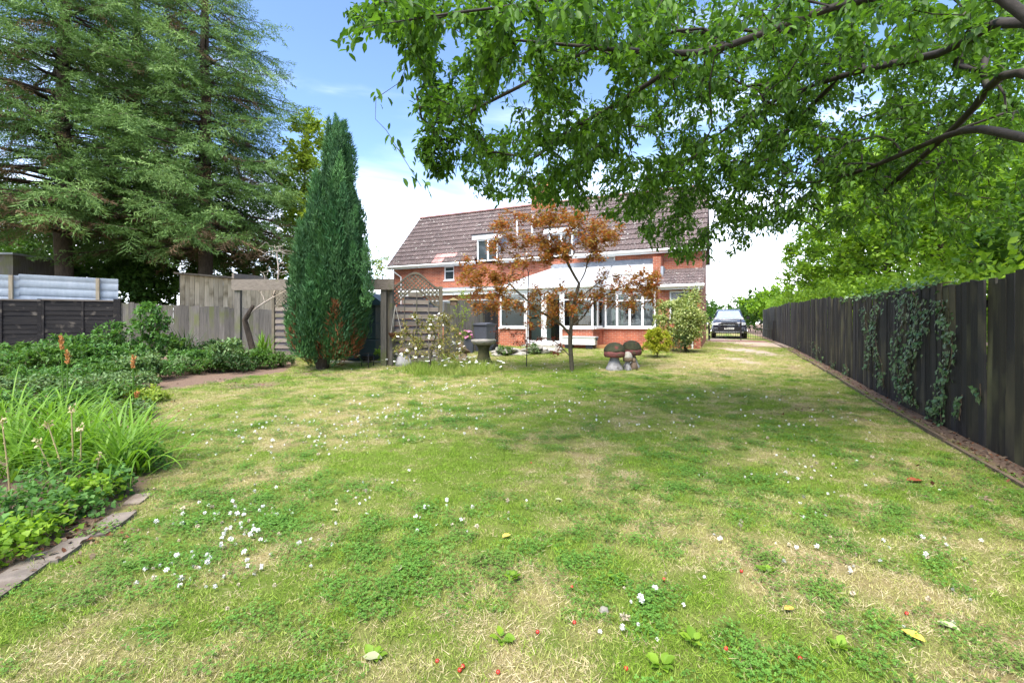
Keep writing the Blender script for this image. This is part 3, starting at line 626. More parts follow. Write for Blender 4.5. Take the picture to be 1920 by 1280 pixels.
ch = MB(); ch.box(-9.5, -8.4, RY-.4, RY+.4, RZ-.7, RZ+.75); ch.box(-9.56, -8.34, RY-.46, RY+.46, RZ+.753, RZ+.90); cho = ch.build('chimney', 'brick', rf)
for x in (-9.2, -8.7): MB().lathe([(.12, 0), (.13, .03), (.11, .06), (.10, .40), (.12, .42), (.12, .46)], 12, (x, RY, RZ+.903)).build('chimney_pot', 'terracotta', cho)
# barge edge, gutters, downpipe
MB().bar(rp(X0-.03, -.02, -.05), rp(X0-.03, SLEN, -.05), .02, .17, up=sl_n).build('barge_board', 'white_plastic', hs)
for a, c in zip(ex[0::2], ex[1::2]):
    MB().tube([(a, FY-.37, EZ-.07), (c, FY-.37, EZ-.07)], .058, 8).build('gutter', 'white_plastic', hs)
    MB().box(a, c, FY-.29, FY-.26, EZ-.20, EZ-.03).build('fascia', 'white_plastic', hs)
MB().tube([(HX0+.15, FY-.37, EZ-.12), (HX0+.15, FY-.30, EZ-.25), (HX0+.55, FY-.05, EZ-.62), (HX0+.55, FY-.05, HG)], .036, 8).build('downpipe', 'white_plastic', hs)
# dormers
for dx, wd in DOR:
    d = MB(); d.box(dx-wd/2-.30, dx+wd/2+.30, FY-.22, FY+1.35, 5.93, 5.985); d = d.build('dormer', 'bin_dark', hs)
    MB().box(dx-wd/2-.27, dx+wd/2+.27, FY-.19, FY-.15, 5.70, 5.925).build('dormer_fascia', 'white_plastic', d)
    MB().box(dx-wd/2-.25, dx+wd/2+.25, FY-.148, FY+1.2, 5.86, 5.925).build('dormer_ceiling', 'white_plastic', d)
    window(hs, dx-wd/2, dx+wd/2, 4.56, 5.70, FY-.06, splits=(dx+.03,), fw=.075, sill=False)
    for s in (-1, 1):
        xa = dx+s*(wd/2+.004); xb = dx+s*(wd/2+.46)
        MB().add([(xa, FY-.08, 4.62), (xa, FY-.08, 5.855), (xb, FY+.85, 5.855), (xb, FY+.70, 5.52), (xb-s*.1, FY+.33, 5.12), (xa, FY-.02, 4.75)], [(0, 1, 2, 3, 4, 5)]).build('cheek', 'lead_grey', d)
for x in (fx(973, 21.9), fx(1001, 21.9)):
    q = rp(x, 1.75); MB().tube([q, q+Vector((0, 0, 1.05))], .055, 8).build('vent_pipe', 'white_plastic', hs)
    MB().box(q.x-.2, q.x+.2, q.y-.06, q.y+.06, q.z-.02, q.z+.05).build('flashing', 'lead_grey', hs)
# aerial and lamp by the gable end
MB().tube([(HX1-.55, FY-.03, 3.95), (HX1-.55, FY-.25, 4.0), (HX1-.55, FY-.25, 4.12)], .02, 6).build('wall_lamp', 'black_metal', hs)
# side porch with its own tiled roof
pc = thing('brick_porch', 'single storey brick lean-to with tiled roof at the end of the house', 'lean-to')
PX0, PX1, PY = -2.30, HX1, 19.15
w = MB(); pw = (PX0+.42, PX0+1.16, 1.45, 2.66); wall_open(w, PX0, PX1, .1, 2.86, [pw], PY, PY+.22); w.build('wall', 'brick', pc)
MB().box(PX1-.219, PX1+.001, PY+.221, FY-.002, .1, 2.86).build('side_wall', 'brick_side', pc)
MB().box(PX0-.32, PX0-.002, PY+.75, FY-.004, 2.2, 4.18).build('pier', 'brick', pc); MB().box(PX0-.003, PX0+.10, PY+.7, FY-.005, 3.35, 3.75).build('flashing', 'lead_grey', pc)
window(pc, *pw, PY+.09, transoms=(2.30,), fw=.06)
pn = 6; p0 = Vector((PX0, PY-.25, 2.90)); p1 = Vector((PX0, FY-.01, 3.72)); pv = p1-p0; pu = pv.normalized(); pnn = Vector((0, -pu.z, pu.y))
pr = MB(); pr.add([p0-pnn*.08, p0+Vector((PX1-PX0+.12, 0, 0))-pnn*.08, p1+Vector((PX1-PX0+.12, 0, 0))-pnn*.08, p1-pnn*.08, p0, p0+Vector((PX1-PX0+.12, 0, 0)), p1+Vector((PX1-PX0+.12, 0, 0)), p1], [(0, 3, 2, 1), (4, 5, 6, 7), (0, 1, 5, 4), (1, 2, 6, 5), (2, 3, 7, 6), (3, 0, 4, 7)])
pro = pr.build('roof', 'tile_brown', pc)
def ptile():
    prof = [(0, .004), (.12, .004), (.20, .034), (.30, .034), (.38, .004), (.62, .004), (.70, .034), (.80, .034), (.88, .004), (1, .004)]; b = MB(); ln = .40; vs = []
    for s, lift in ((0, .030), (ln, .004)): vs += [(u*.325, s*pu.y-(z+lift)*pu.z, s*pu.z+(z+lift)*pu.y) for u, z in prof]
    vs += [(u*.325, -.002*pu.z, .002*pu.y) for u, z in prof]; n = len(prof)
    b.add(vs, [(i, i+1, n+i+1, n+i) for i in range(n-1)]+[(2*n+i, 2*n+i+1, i+1, i) for i in range(n-1)]); return b.mesh('roof_tile', 'tile_brown')
pt = ptile()
for i in range(5):
    for j in range(5):
        o = link('roof_tile', pt, pro); o.location = p0+pu*(i*.362)+Vector((j*.336, 0, 0))+pnn*.004
MB().tube([(PX0-.02, PY-.31, 2.84), (PX1+.14, PY-.31, 2.84)], .065, 8).build('gutter', 'white_plastic', pc)
MB().box(PX0, PX1+.1, PY-.22, PY-.19, 2.70, 2.88).build('fascia', 'white_plastic', pc)
MB().tube([(PX1-.02, PY-.31, 2.80), (PX1-.06, PY-.28, 2.65), (PX1-.30, PY-.06, 2.45), (PX1-.30, PY-.06, .3)], .04, 8).build('downpipe', 'white_plastic', pc)

# ------------------------------------------------------------------ conservatory
cs = thing('conservatory', 'white framed conservatory on low red brick walls with pale sloping roof', 'conservatory')
CY, CY2, CX0, CX1, CX2, CG, SZ, CE = 17.6, 19.2, fx(937, 17.6), fx(1112, 17.6), -2.42, .28, 1.20, 2.86
xs = {k: fx(k, CY) for k in (942, 980, 988, 1015, 1023, 1050, 1060, 1106)}
w = MB(); w.box(CX0, xs[988]-.06, CY, CY+.22, CG, SZ-.06); w.box(xs[1050]+.10, CX1-.001, CY, CY+.22, CG, SZ-.06); w.build('dwarf_wall', 'brick', cs)
w = MB(); w.box(CX1-.221, CX1, CY+.221, CY2+.219, CG, SZ-.06); w.build('dwarf_wall', 'brick_side', cs)
w = MB(); w.box(CX1+.001, CX2, CY2, CY2+.22, CG, SZ-.06); w.build('dwarf_wall', 'brick', cs)
for a, c, y in ((CX0-.10, xs[988]-.07, CY), (xs[1050]+.09, CX1+.05, CY), (CX1+.052, CX2, CY2)):
    MB().box(a, c, y-.08, y+.18, SZ-.058, SZ).build('sill', 'white_plastic', cs)
MB().box(CX1-.15, CX1+.08, CY+.182, CY2-.082, SZ-.058, SZ).build('sill', 'white_plastic', cs)
def cwin(a, c, y, splits, tr, z0=SZ+.003, z1=2.66): return window(cs, a, c, z0, z1, y, splits=splits, transoms=tr, fw=.07, glass='glass', sill=False, dp=.08)
cwin(CX0, xs[988]-.07, CY+.09, (), (2.32,)); cwin(xs[1060]-.12, CX1, CY+.09, (), (2.32,))
cwin(CX1+.085, CX2, CY2+.09, [CX1+.085+(CX2-CX1-.085)*k for k in (.25, .5, .75)], (2.32,))
# return side
rs = MB()
for p, q in ((SZ+.003, SZ+.07), (2.29, 2.34), (2.60, 2.66)): rs.box(CX1-.075, CX1-.005, CY+.095, CY2+.08, p, q)
rs.box(CX1-.075, CX1-.005, CY+.78, CY+.86, SZ+.072, 2.285); rso = rs.build('window', 'white_plastic', cs)
MB().box(CX1-.05, CX1-.035, CY+.095, CY+.775, SZ+.075, 2.285).build('pane', 'glass', rso); MB().box(CX1-.05, CX1-.035, CY+.865, CY2+.08, SZ+.075, 2.285).build('pane', 'glass', rso)
MB().box(CX1-.05, CX1-.035, CY+.1, CY2+.08, 2.345, 2.595).build('pane', 'glass', rso)
# french doors
for a, c in ((xs[988]-.06, xs[1015]+.10), (xs[1015]+.105, xs[1050]+.085)):
    d = MB()
    for x0, x1, p, q in ((a, a+.11, .50, 2.66), (c-.11, c, .50, 2.66), (a+.11, c-.11, .50, .66), (a+.11, c-.11, 2.56, 2.66)): d.box(x0, x1, CY+.02, CY+.09, p, q)
    do = d.build('door', 'white_plastic', cs); MB().box(a+.11, c-.11, CY+.05, CY+.065, .66, 2.56).build('pane', 'glass', do); MB().bar((c-.055, CY-.02, 1.45), (c-.055, CY-.02, 1.62), .025, .03).build('handle', 'chrome', do)
MB().box(xs[988]-.10, xs[1050]+.12, CY-.35, CY+.10, CG-.1, .495).build('door_step', 'stone', cs)
# head beam and gutter
MB().box(CX0-.02, CX1+.02, CY-.02, CY+.15, 2.662, 2.84).build('head_beam', 'white_plastic', cs); MB().box(CX1+.022, CX2, CY2-.02, CY2+.15, 2.662, 2.84).build('head_beam', 'white_plastic', cs)
MB().box(CX1-.15, CX1+.018, CY+.152, CY2+.15, 2.662, 2.84).build('head_beam', 'white_plastic', cs)
MB().tube([(CX0-.1, CY-.10, 2.83), (CX1+.08, CY-.10, 2.83)], .05, 8).build('gutter', 'white_plastic', cs); MB().tube([(CX1+.1, CY2-.10, 2.83), (CX2, CY2-.10, 2.83)], .05, 8).build('gutter', 'white_plastic', cs)
# roof sheets: hipped at the far end, a second slope over the recessed bay
TOPZ = 3.98; HIPX = fx(1037, FY)
m = new_mat('roof_sheet'); L = m.node_tree.links.new; o_ = _n(m, 'ShaderNodeOutputMaterial'); b_ = _n(m, 'ShaderNodeBsdfPrincipled'); b_.inputs['Base Color'].default_value = (.84, .85, .86, 1); b_.inputs['Roughness'].default_value = .3
t_ = _n(m, 'ShaderNodeBsdfTranslucent'); t_.inputs[0].default_value = (.8, .82, .84, 1); s_ = _n(m, 'ShaderNodeMixShader'); s_.inputs[0].default_value = .45; L(b_.outputs[0], s_.inputs[1]); L(t_.outputs[0], s_.inputs[2]); L(s_.outputs[0], o_.inputs[0])
def sheet(pts, h=.03):
    pts = [Vector(p) for p in pts]; n = len(pts); up = Vector((0, 0, h))
    MB().add(pts+[p+up for p in pts], [tuple(range(n-1, -1, -1)), tuple(range(n, 2*n))]+[(i, (i+1) % n, n+(i+1) % n, n+i) for i in range(n)]).build('roof_sheet', 'roof_sheet', cs)
def zl(y): return CE+(y-(CY-.12))/(FY-.01-(CY-.12))*(TOPZ-CE)
n = 7; A = CX0-.12; B = CX1+.03
for i in range(n):
    xa = A+(B-A)*i/n+.012; xb = A+(B-A)*(i+1)/n-.012
    def yh(x): return CY-.12+(x-A)/(HIPX-A)*(FY-.01-CY+.12)
    ya, yb = min(FY-.01, yh(xa)), min(FY-.01, yh(xb)); pts = [(xa, CY-.12, CE), (xb, CY-.12, CE), (xb, yb, zl(yb))]
    if xa < HIPX < xb: pts.append((HIPX, FY-.01, TOPZ))
    if ya > CY-.05: pts.append((xa, ya, zl(ya)))
    sheet(pts)
    if i: MB().bar((xb-(xb-xa)-.012, CY-.13, CE+.035), (xa-.012, min(FY-.01, yh(xa-.012)), zl(min(FY-.01, yh(xa-.012)))+.035), .05, .03).build('glazing_bar', 'white_plastic', cs)
MB().bar((A, CY-.12, CE+.035), (HIPX, FY-.01, TOPZ+.035), .07, .05).build('hip_bar', 'white_plastic', cs)
sheet([(A, CY-.11, CE), (HIPX-.02, FY-.01, TOPZ), (A, FY-.01, CE)])
def zr(y): return CE+(y-(CY2-.12))/(FY-.01-(CY2-.12))*(TOPZ-CE)
A2, B2 = CX1+.06, CX2
for i in range(3):
    xa = A2+(B2-A2)*i/3+.012; xb = A2+(B2-A2)*(i+1)/3-.012; sheet([(xa, CY2-.12, CE), (xb, CY2-.12, CE), (xb, FY-.01, TOPZ), (xa, FY-.01, TOPZ)])
    if i: MB().bar((xa-.012, CY2-.13, CE+.035), (xa-.012, FY-.02, TOPZ+.035), .05, .03).build('glazing_bar', 'white_plastic', cs)
MB().add([(CX1+.035, CY-.1, CE), (CX1+.035, FY-.01, TOPZ), (CX1+.035, CY2-.12, CE), (CX1+.050, CY-.1, CE), (CX1+.050, FY-.01, TOPZ), (CX1+.050, CY2-.12, CE)], [(0, 1, 2), (5, 4, 3), (0, 3, 4, 1), (1, 4, 5, 2), (2, 5, 3, 0)]).build('roof_cheek', 'white_plastic', cs)
MB().box(HIPX-.1, CX2+.02, FY-.03, FY-.002, TOPZ+.03, TOPZ+.24).build('flashing', 'lead_grey', cs)
# side wall, floor and what is seen inside
MB().box(CX0, CX0+.20, CY+.221, FY-.01, CG, SZ-.06).build('dwarf_wall', 'brick_side', cs); MB().box(CX0+.03, CX0+.10, CY+.11, FY-.02, SZ-.05, 2.66).build('side_panel', 'white_plastic', cs)
MB().box(CX0+.21, CX2-.01, CY+.225, FY-.02, CG, .48).build('floor', 'oak', cs)
MB().box(CX0+.15, -5.9, FY-.06, FY-.004, .49, 2.9).build('inner_wall', 'interior_green', cs); MB().box(-5.89, CX2, FY-.06, FY-.004, .49, 2.9).build('inner_wall', 'interior_grey', cs)
MB().box(-7.45, -6.55, FY-.10, FY-.062, .49, 2.5).build('inner_door', 'interior_dark', cs); MB().box(-4.3, -3.5, FY-.10, FY-.062, 1.4, 2.4).build('inner_window', 'interior_dark', cs)
for x, s in ((-5.4, .5), (-3.2, .45)): MB().box(x-s, x+s, CY2+.5, CY2+1.1, .485, 1.05, ch=.08).build('armchair', 'interior_dark', cs)
for x in (CX1+.35, CX1+.55, CX1+.7): MB().box(x, x+.11, CY2+.30, CY2+.33, SZ-.1, 2.6).build('blind', 'interior_green', cs)
MB().box(-8.2, -7.75, CY+.6, CY+1.0, .485, 1.25, ch=.05).build('cabinet', 'oak', cs)
MB().box(-5.9, -5.1, CY+1.2, CY+1.6, .485, 1.7, ch=.03).build('dresser', 'oak', cs)
# white trough on dark blocks and wall light stand by the dwarf wall
tr = thing('garden_trough', 'long white trough standing on dark blocks against the brick wall', 'trough', (fx(1087, 17.25), 17.25, float(gz(fx(1087, 17.25), 17.25))))
MB().prism([(-.19, .16), (.19, .16), (.22, .44), (-.22, .44)], 'x', -.64, .64).build('body', 'white_plastic', tr); MB().box(-.68, .68, -.25, .25, .442, .475, ch=.02).build('rim', 'white_plastic', tr)
for x in (-.42, .42): MB().box(x-.14, x+.14, -.16, .16, -.03, .158).build('block', 'bin_dark', tr)
st = thing('lamp_post', 'short brown post with round grey cap beside the white trough', 'garden light', (fx(1117, 17.3), 17.3, float(gz(fx(1117, 17.3), 17.3))))
MB().tube([(0, 0, -.02), (0, 0, .34)], .03, 8).build('post', 'brown_stone', st); MB().lathe([(.05, .33), (.085, .36), (.09, .42), (.07, .47), (.02, .49)], 12).build('cap', 'bin_grey', st)
# neighbour's flat-roofed extension
ne = thing('flat_extension', 'low flat roofed extension with white fascia behind the lattice panel', 'extension')
NX0, NX1, NY = -14.6, -8.95, 18.6
w = MB(); wall_open(w, NX0, NX1, .2, 2.75, [(-14.0, -11.4, 1.3, 2.5), (-10.9, -9.4, 1.3, 2.5)], NY, NY+.2); w.build('wall', 'brick', ne)
w = MB(); w.box(NX0, NX0+.2, NY+.201, FY-.01, .2, 2.75); w.box(NX1-.2, NX1, NY+.201, FY-.01, .2, 2.75); w.build('side_wall', 'brick_side', ne)
window(ne, -14.0, -11.4, 1.3, 2.5, NY+.08, splits=(-13.1, -12.3)); window(ne, -10.9, -9.4, 1.3, 2.5, NY+.08, splits=(-10.15,))
MB().box(NX0-.15, NX1+.15, NY-.20, FY-.01, 3.0, 3.06).build('roof', 'lead_grey', ne); MB().box(NX0-.12, NX1+.12, NY-.18, NY-.15, 2.72, 2.998).build('fascia', 'white_plastic', ne)
MB().tube([(NX0-.12, NY-.24, 2.93), (NX1+.12, NY-.24, 2.93)], .05, 8).build('gutter', 'white_plastic', ne)

# ------------------------------------------------------------------ right-hand fence: black upright boards
R = random.Random(12)
fn = thing('board_fence', 'long black stained fence of upright boards along the lawn edge', 'fence')
bw = .135
def board_mesh(k):
    r = random.Random(k); h = 1.0; b = MB(); nt_ = 4
    top = [1.0+r.uniform(-.010, .010) for _ in range(2)]
    b.add([(0, 0, 0), (.022, 0, 0), (.010, bw*1.06, 0), (0, bw*1.06, 0), (0, 0, top[0]), (.022, 0, top[0]), (.010, bw*1.06, top[1]), (0, bw*1.06, top[1])], [(0, 3, 2, 1), (4, 5, 6, 7), (0, 1, 5, 4), (1, 2, 6, 5), (2, 3, 7, 6), (3, 0, 4, 7)])
    return b.mesh('board', 'wood_worn' if k in (4, 5) else 'wood_black')
bms = [board_mesh(k) for k in range(6)]
y = 1.6; i = 0
while y < 35.5:
    o = link('board', R.choice(bms[4:] if R.random() < (.5 if y < 7.5 else .18) else bms[:4]), fn); g = float(gz(FENCE_X, y)); h = 1.80+R.uniform(-.03, .022)+.02*math.sin(y*.9)+(.06 if y < 6.15 else 0)
    o.location = (FENCE_X-.012+R.uniform(-.006, .006), y, g-.03); o.scale = (1, 1, h+.03); o.rotation_euler = (R.uniform(-.008, .008), R.uniform(-.012, .012), R.uniform(-.05, .05)); y += bw; i += 1
for z_ in (.35, .95, 1.55):
    b = MB()
    for k in range(17): b.bar((FENCE_X+.045, 1.6+2*k, float(gz(FENCE_X, 1.6+2*k))+z_), (FENCE_X+.045, 3.597+2*k, float(gz(FENCE_X, 3.6+2*k))+z_), .05, .08)
    b.build('rail', 'wood_black', fn)
for k in range(14):
    y = 2.2+k*2.5; MB().box(FENCE_X+.075, FENCE_X+.175, y-.05, y+.05, float(gz(FENCE_X, y))-.1, float(gz(FENCE_X, y))+1.74).build('post', 'wood_black', fn)
# low edging strip between lawn and the earth by the fence
ed = thing('lawn_edging', 'low weathered timber edging strip between the lawn and black fence', 'edging')
y = 3.4
while y < 27:
    l = R.uniform(1.3, 1.9); b = MB(); b.box(0, .035, 0, l-.02, -.05, .032, ch=.004); o = b.build('edging_board', 'brown_stone', ed)
    o.location = (2.255+R.uniform(-.015, .015), y, float(gz(2.1, y+l/2))-R.uniform(0, .02)); o.rotation_euler = (math.atan2(float(gz(2.1, y+l)-gz(2.1, y)), l), 0, R.uniform(-.012, .012)); y += l
# drive gate between house end and fence
GYT = 27.6; gt = thing('drive_gate', 'low black metal double gate across the driveway before the car', 'gate', (0, GYT, float(gz(0, GYT))))
b = MB()
for x in (-.62, 2.50): MB().box(x-.045, x+.045, -.045, .045, -.1, 1.05).build('gate_post', 'black_metal', gt)
for x0, x1 in ((-.56, .93), (.99, 2.44)):
    lf = MB(); n = 13; 
    def tz(t, f=(x0 < 0)): u = t if f else 1-t; return .60+.34*(u**2.4)
    pts = [(x0+(x1-x0)*k/12, 0, tz(k/12)) for k in range(13)]; lf.tube(pts, .014, 5); lf.tube([(x0, 0, .08), (x1, 0, .08)], .014, 5); lf.tube([(x0, 0, .08), (x0, 0, tz(0))], .016, 5); lf.tube([(x1, 0, .08), (x1, 0, tz(1))], .02, 5)
    lo = lf.build('gate_leaf', 'black_metal', gt)
    for k in range(1, n): t = k/n; MB().tube([(x0+(x1-x0)*t, 0, .08), (x0+(x1-x0)*t, 0, tz(t)-.01)], .008, 5).build('bar', 'black_metal', lo)
MB().tube([(.96, -.03, .0), (.96, -.03, 1.12)], .022, 6).build('drop_bolt', 'black_metal', gt)
# brick paving strip in front of the gate
pv_ = tag(MB().box(-.68, 2.08, 25.9, 27.4, -.05, .0).build('pavement', 'ridge_red'), 'strip of worn reddish paving before the drive gate', 'paving', kind='structure'); pv_.location = (0, 0, float(gz(.7, 26.6))+.015)

# ------------------------------------------------------------------ car
CXc, CYc = .42, 29.9; car = thing('parked_car', 'dark blue black four wheel drive car parked nose-on behind the gate', 'car', (CXc, CYc, float(gz(CXc, CYc))))
def loft(b, secs, n=None):
    k = len(secs[0]); vs = [p for s in secs for p in s]; fs = []
    for i in range(len(secs)-1):
        for j in range(k): fs.append((i*k+j, i*k+(j+1) % k, (i+1)*k+(j+1) % k, (i+1)*k+j))
    fs += [tuple(range(k-1, -1, -1)), tuple((len(secs)-1)*k+j for j in range(k))]; b.add(vs, fs)
def rsec(y, w, z0, z1, r=.12, wt=None, lean=0.):
    wt = wt or w; pts = []
    for cx_, cz_, a0, ww in ((1, -1, -90, w), (1, 1, 0, wt), (-1, 1, 90, wt), (-1, -1, 180, w)):
        for q in (0, 30, 60, 90):
            a = math.radians(a0+q); zc = (z1-r) if cz_ > 0 else (z0+r); pts.append((cx_*(ww-r)+r*math.cos(a), y+(lean if cz_ > 0 else 0), zc+r*math.sin(a)))
    return pts
b = MB(); loft(b, [rsec(0, .80, .42, .92, .10, .78, .10), rsec(.10, .93, .34, 1.00, .12, .88, .06), rsec(.45, .985, .30, 1.07, .12, .90), rsec(1.3, 1.0, .30, 1.14, .12, .90), rsec(3.9, 1.0, .30, 1.16, .12, .93), rsec(4.6, .97, .34, 1.14, .12, .92), rsec(4.8, .88, .45, 1.0, .12)]); body = b.build('body', 'car_paint', car, True)
b = MB(); loft(b, [rsec(1.18, .86, 1.10, 1.16, .03, .84), rsec(1.98, .86, 1.12, 1.74, .05, .66, .10), rsec(2.5, .88, 1.13, 1.80, .07, .68), rsec(3.9, .88, 1.13, 1.78, .07, .67), rsec(4.6, .85, 1.10, 1.60, .06, .62)]); cab = b.build('cabin', 'car_paint', car, True)
MB().add([(-.74, 1.20, 1.20), (.74, 1.20, 1.20), (.58, 2.00, 1.70), (-.58, 2.00, 1.70)], [(0, 1, 2, 3)]).build('windscreen', 'windscreen', cab)
for s in (-1, 1):
    MB().add([(s*.885, 1.65, 1.20), (s*.885, 3.8, 1.22), (s*.72, 3.7, 1.68), (s*.71, 2.15, 1.68)], [(0, 1, 2, 3)]).build('side_window', 'window_dark', cab)
    MB().box(s*.58, s*.88, -.012 if 0 else .02, .12, .80, .94, ch=.03).build('headlight', 'lamp_glass', body)
    MB().box(s*.62, s*.86, .02, .10, .50, .53).build('fog_trim', 'chrome', body); MB().box(s*.60, s*.84, .02, .10, .60, .62).build('fog_trim', 'chrome', body)
    m_ = MB(); m_.box(s*.98, s*1.16, 1.42, 1.56, 1.16, 1.34, ch=.03); m_.build('mirror', 'car_black', car)
    for y in (.92, 3.85):
        wl = MB(); wl.tube([(s*.74, y, .37), (s*.98, y, .37)], .37, 20); wo_ = wl.build('wheel', 'rubber', car); MB().tube([(s*.97, y, .37), (s*.995, y, .37)], .25, 14).build('rim', 'chrome', wo_)
MB().box(-.46, .46, -.006, .08, .83, .93, ch=.01).build('grille', 'car_black', body); MB().box(-.50, .50, -.016, .05, .805, .828).build('grille_trim', 'chrome', body)
MB().box(-.62, .62, -.004, .08, .50, .70, ch=.01).build('air_intake', 'car_black', body); MB().box(-.78, .78, .0, .10, .36, .385).build('skid_trim', 'chrome', body)
pl = MB().box(-.26, .26, -.03, -.012, .545, .655).build('number_plate', 'plate_white', body)
for k in range(6): MB().box(-.20+k*.068, -.155+k*.068, -.034, -.031, .575, .63).build('character', 'car_black', pl)
MB().box(-.42, .42, .06, .12, 1.02, 1.05).build('bonnet_edge', 'chrome', body)

# ------------------------------------------------------------------ left boundary
A0, A1, A2 = np.array((-20.2, 6.2)), np.array((-18.55, 8.4)), np.array((-15.4, 12.2))
def fence_frame(p0, p1): d = p1-p0; l = np.hypot(*d); return l, math.atan2(d[1], d[0])
# black horizontal lap panels
lp = thing('lap_fence', 'black horizontal lap fence panels behind the left flower bed', 'fence')
q0 = A1-(A1-A0)/np.hypot(*(A1-A0))*7.6; l, ang = fence_frame(q0, A1); n = 4; wdt = l/n
for k in range(n):
    c0 = q0+(A1-q0)*k/n; g = float(gz(*(c0+(A1-q0)/n*.5)))
    po = MB().box(-.05, .05, -.05, .05, -.1, 1.83).build('post', 'wood_black_h', lp); po.location = (*c0, g); po.rotation_euler = (0, 0, ang)
    for j in range(12):
        b = MB(); b.add([(.055, 0, .02+j*.145), (wdt-.055, 0, .02+j*.145), (wdt-.055, -.022, .02+j*.145), (.055, -.022, .02+j*.145), (.055, 0, .195+j*.145), (wdt-.055, 0, .195+j*.145), (wdt-.055, -.006, .195+j*.145), (.055, -.006, .195+j*.145)], [(0, 3, 2, 1), (4, 5, 6, 7), (0, 1, 5, 4), (1, 2, 6, 5), (2, 3, 7, 6), (3, 0, 4, 7)])
        o = b.build('slat', 'wood_black_h', lp); o.location = (*c0, g+R.uniform(-.006, .006)); o.rotation_euler = (R.uniform(-.012, .012), R.uniform(-.002, .002), ang)
    for u in (.0, .5):
        o = MB().box(.055+wdt*u, .105+wdt*u, -.055, -.024, .02, 1.78).build('batten', 'wood_black_h', lp); o.location = (*c0, g); o.rotation_euler = (0, 0, ang)
    o = MB().box(.05, wdt+.03, -.06, .03, 1.785, 1.83).build('capping', 'wood_grey_h', lp); o.location = (*c0, g); o.rotation_euler = (0, 0, ang)
o = MB().box(-.09, .09, -.06, .06, -.1, 1.86).build('post', 'wood_black_h', lp); o.location = (*A1, float(gz(*A1))); o.rotation_euler = (0, 0, ang)
# corrugated white sheet above it
cg = thing('corrugated_sheet', 'white corrugated metal sheeting standing above the black lap fence', 'sheeting', (*q0, float(gz(*(q0+A1)/2))), ang)
off = .45
for k in range(3):
    prof = []; zz = 1.75; nn_ = 24
    b = MB(); vs = []; xa, xb = k*2.45+.15, k*2.45+2.62
    for j in range(nn_+1):
        t = j/nn_; z = zz+t*.92; yv = off+.006*k+.05*(1-abs(math.sin(t*math.pi*3.5+.5))**.45)
        vs += [(xa, yv, z+.02*k*0), (xb, yv, z-.05)]
    b.add(vs, [(2*j, 2*j+1, 2*j+3, 2*j+2) for j in range(nn_)]); b.build('sheet', 'white_sheet', cg)
for x in (4.9, 7.0, 2.4): MB().box(x-.045, x+.045, off-.09, off-.01, -.1, 2.62).build('stake', 'wood_pale', cg)
# upright grey boards
ub = thing('grey_board_fence', 'weathered grey upright board fence behind the left shrubs', 'fence')
l, ang = fence_frame(A1, A2); n = int(l/.15)
ubm = []
for k in range(4):
    r = random.Random(k); b = MB(); b.box(0, .157, -.011, .011, 0, 1.0+r.uniform(-.008, .008)); ubm.append(b.mesh('board', 'wood_grey'))
for k in range(n):
    c0 = A1+(A2-A1)*k/n; o = link('board', R.choice(ubm), ub); o.location = (*c0, float(gz(*c0))-.05); o.scale = (1, 1, 1.80-.26*k/n+R.uniform(-.03, .03)); o.rotation_euler = (0, R.uniform(-.008, .008), ang+R.uniform(-.05, .05))
for z_ in (.4, 1.2): MB().bar((*A1, .3+z_), (*A2, .34+z_), .05, .09).build('rail', 'wood_grey', ub).location = (-.06, .03, 0)
# pale shed wall rising behind the grey boards
S0, S1 = G(338, 18.0), G(530, 18.8); d = S1[:2]-S0[:2]; l = np.hypot(*d); ang = math.atan2(d[1], d[0])
sh = thing('garden_shed', 'pale timber shed with sloping roof edge rising behind the grey fence', 'shed', (*S0[:2], float(S0[2])), ang)
n = 22
for k in range(n):
    h = 2.90-.26*k/n; MB().box(l*k/n+.004, l*(k+1)/n-.004, -.01+(.006 if k % 2 else 0), .014, 0, h).build('board', 'wood_pale', sh)
MB().prism([(-.15, 2.92), (l+.1, 2.65), (l+.1, 2.72), (-.15, 2.99)], 'y', -.18, 2.4).build('roof', 'wood_grey_h', sh)
MB().box(-.03, -.001, .0, 2.3, 0, 2.85).build('side_wall', 'wood_grey', sh); MB().box(l+.001, l+.03, .0, 2.3, 0, 2.6).build('side_wall', 'wood_grey', sh); MB().box(0, l, 2.28, 2.3, 0, 2.6).build('back_wall', 'wood_grey', sh)
# grey shed corner far left
g0 = G(-40, 16.5); gs = thing('grey_outbuilding', 'grey boarded outbuilding corner above the corrugated sheet', 'outbuilding', (*g0[:2], .3), TH)
MB().box(-2, 1.25, 0, 2, 0, 3.55).build('wall', 'wood_grey', gs); MB().box(-2.1, 1.35, -.1, 2.1, 3.552, 3.62).build('roof', 'lead_grey', gs)

# ------------------------------------------------------------------ pergola frame
pg = thing('pergola', 'weathered timber pergola frame with wide beam beside the cypress', 'pergola', (0, 0, 0))
pa, pb = P(435, 534, 12.1), P(739, 533, 12.1)
MB().bar(pa, pb, .05, .29).build('beam', 'wood_grey_h', pg)
for px in (447, 720):
    q = G(px, 12.17); MB().box(-.075, .075, -.05, .05, -.1, 2.26-float(q[2])).build('post', 'wood_grey', pg).location = tuple(q); pg.children[-1].rotation_euler = (0, 0, TH)
q = G(735, 12.22); MB().box(-.045, .045, -.045, .045, -.1, 2.2).build('post', 'wood_grey', pg).location = tuple(q)
q = P(460, 520, 13.4); MB().bar(P(437, 517, 12.15), P(500, 523, 16), .05, .14).build('rafter', 'wood_grey_h', pg)

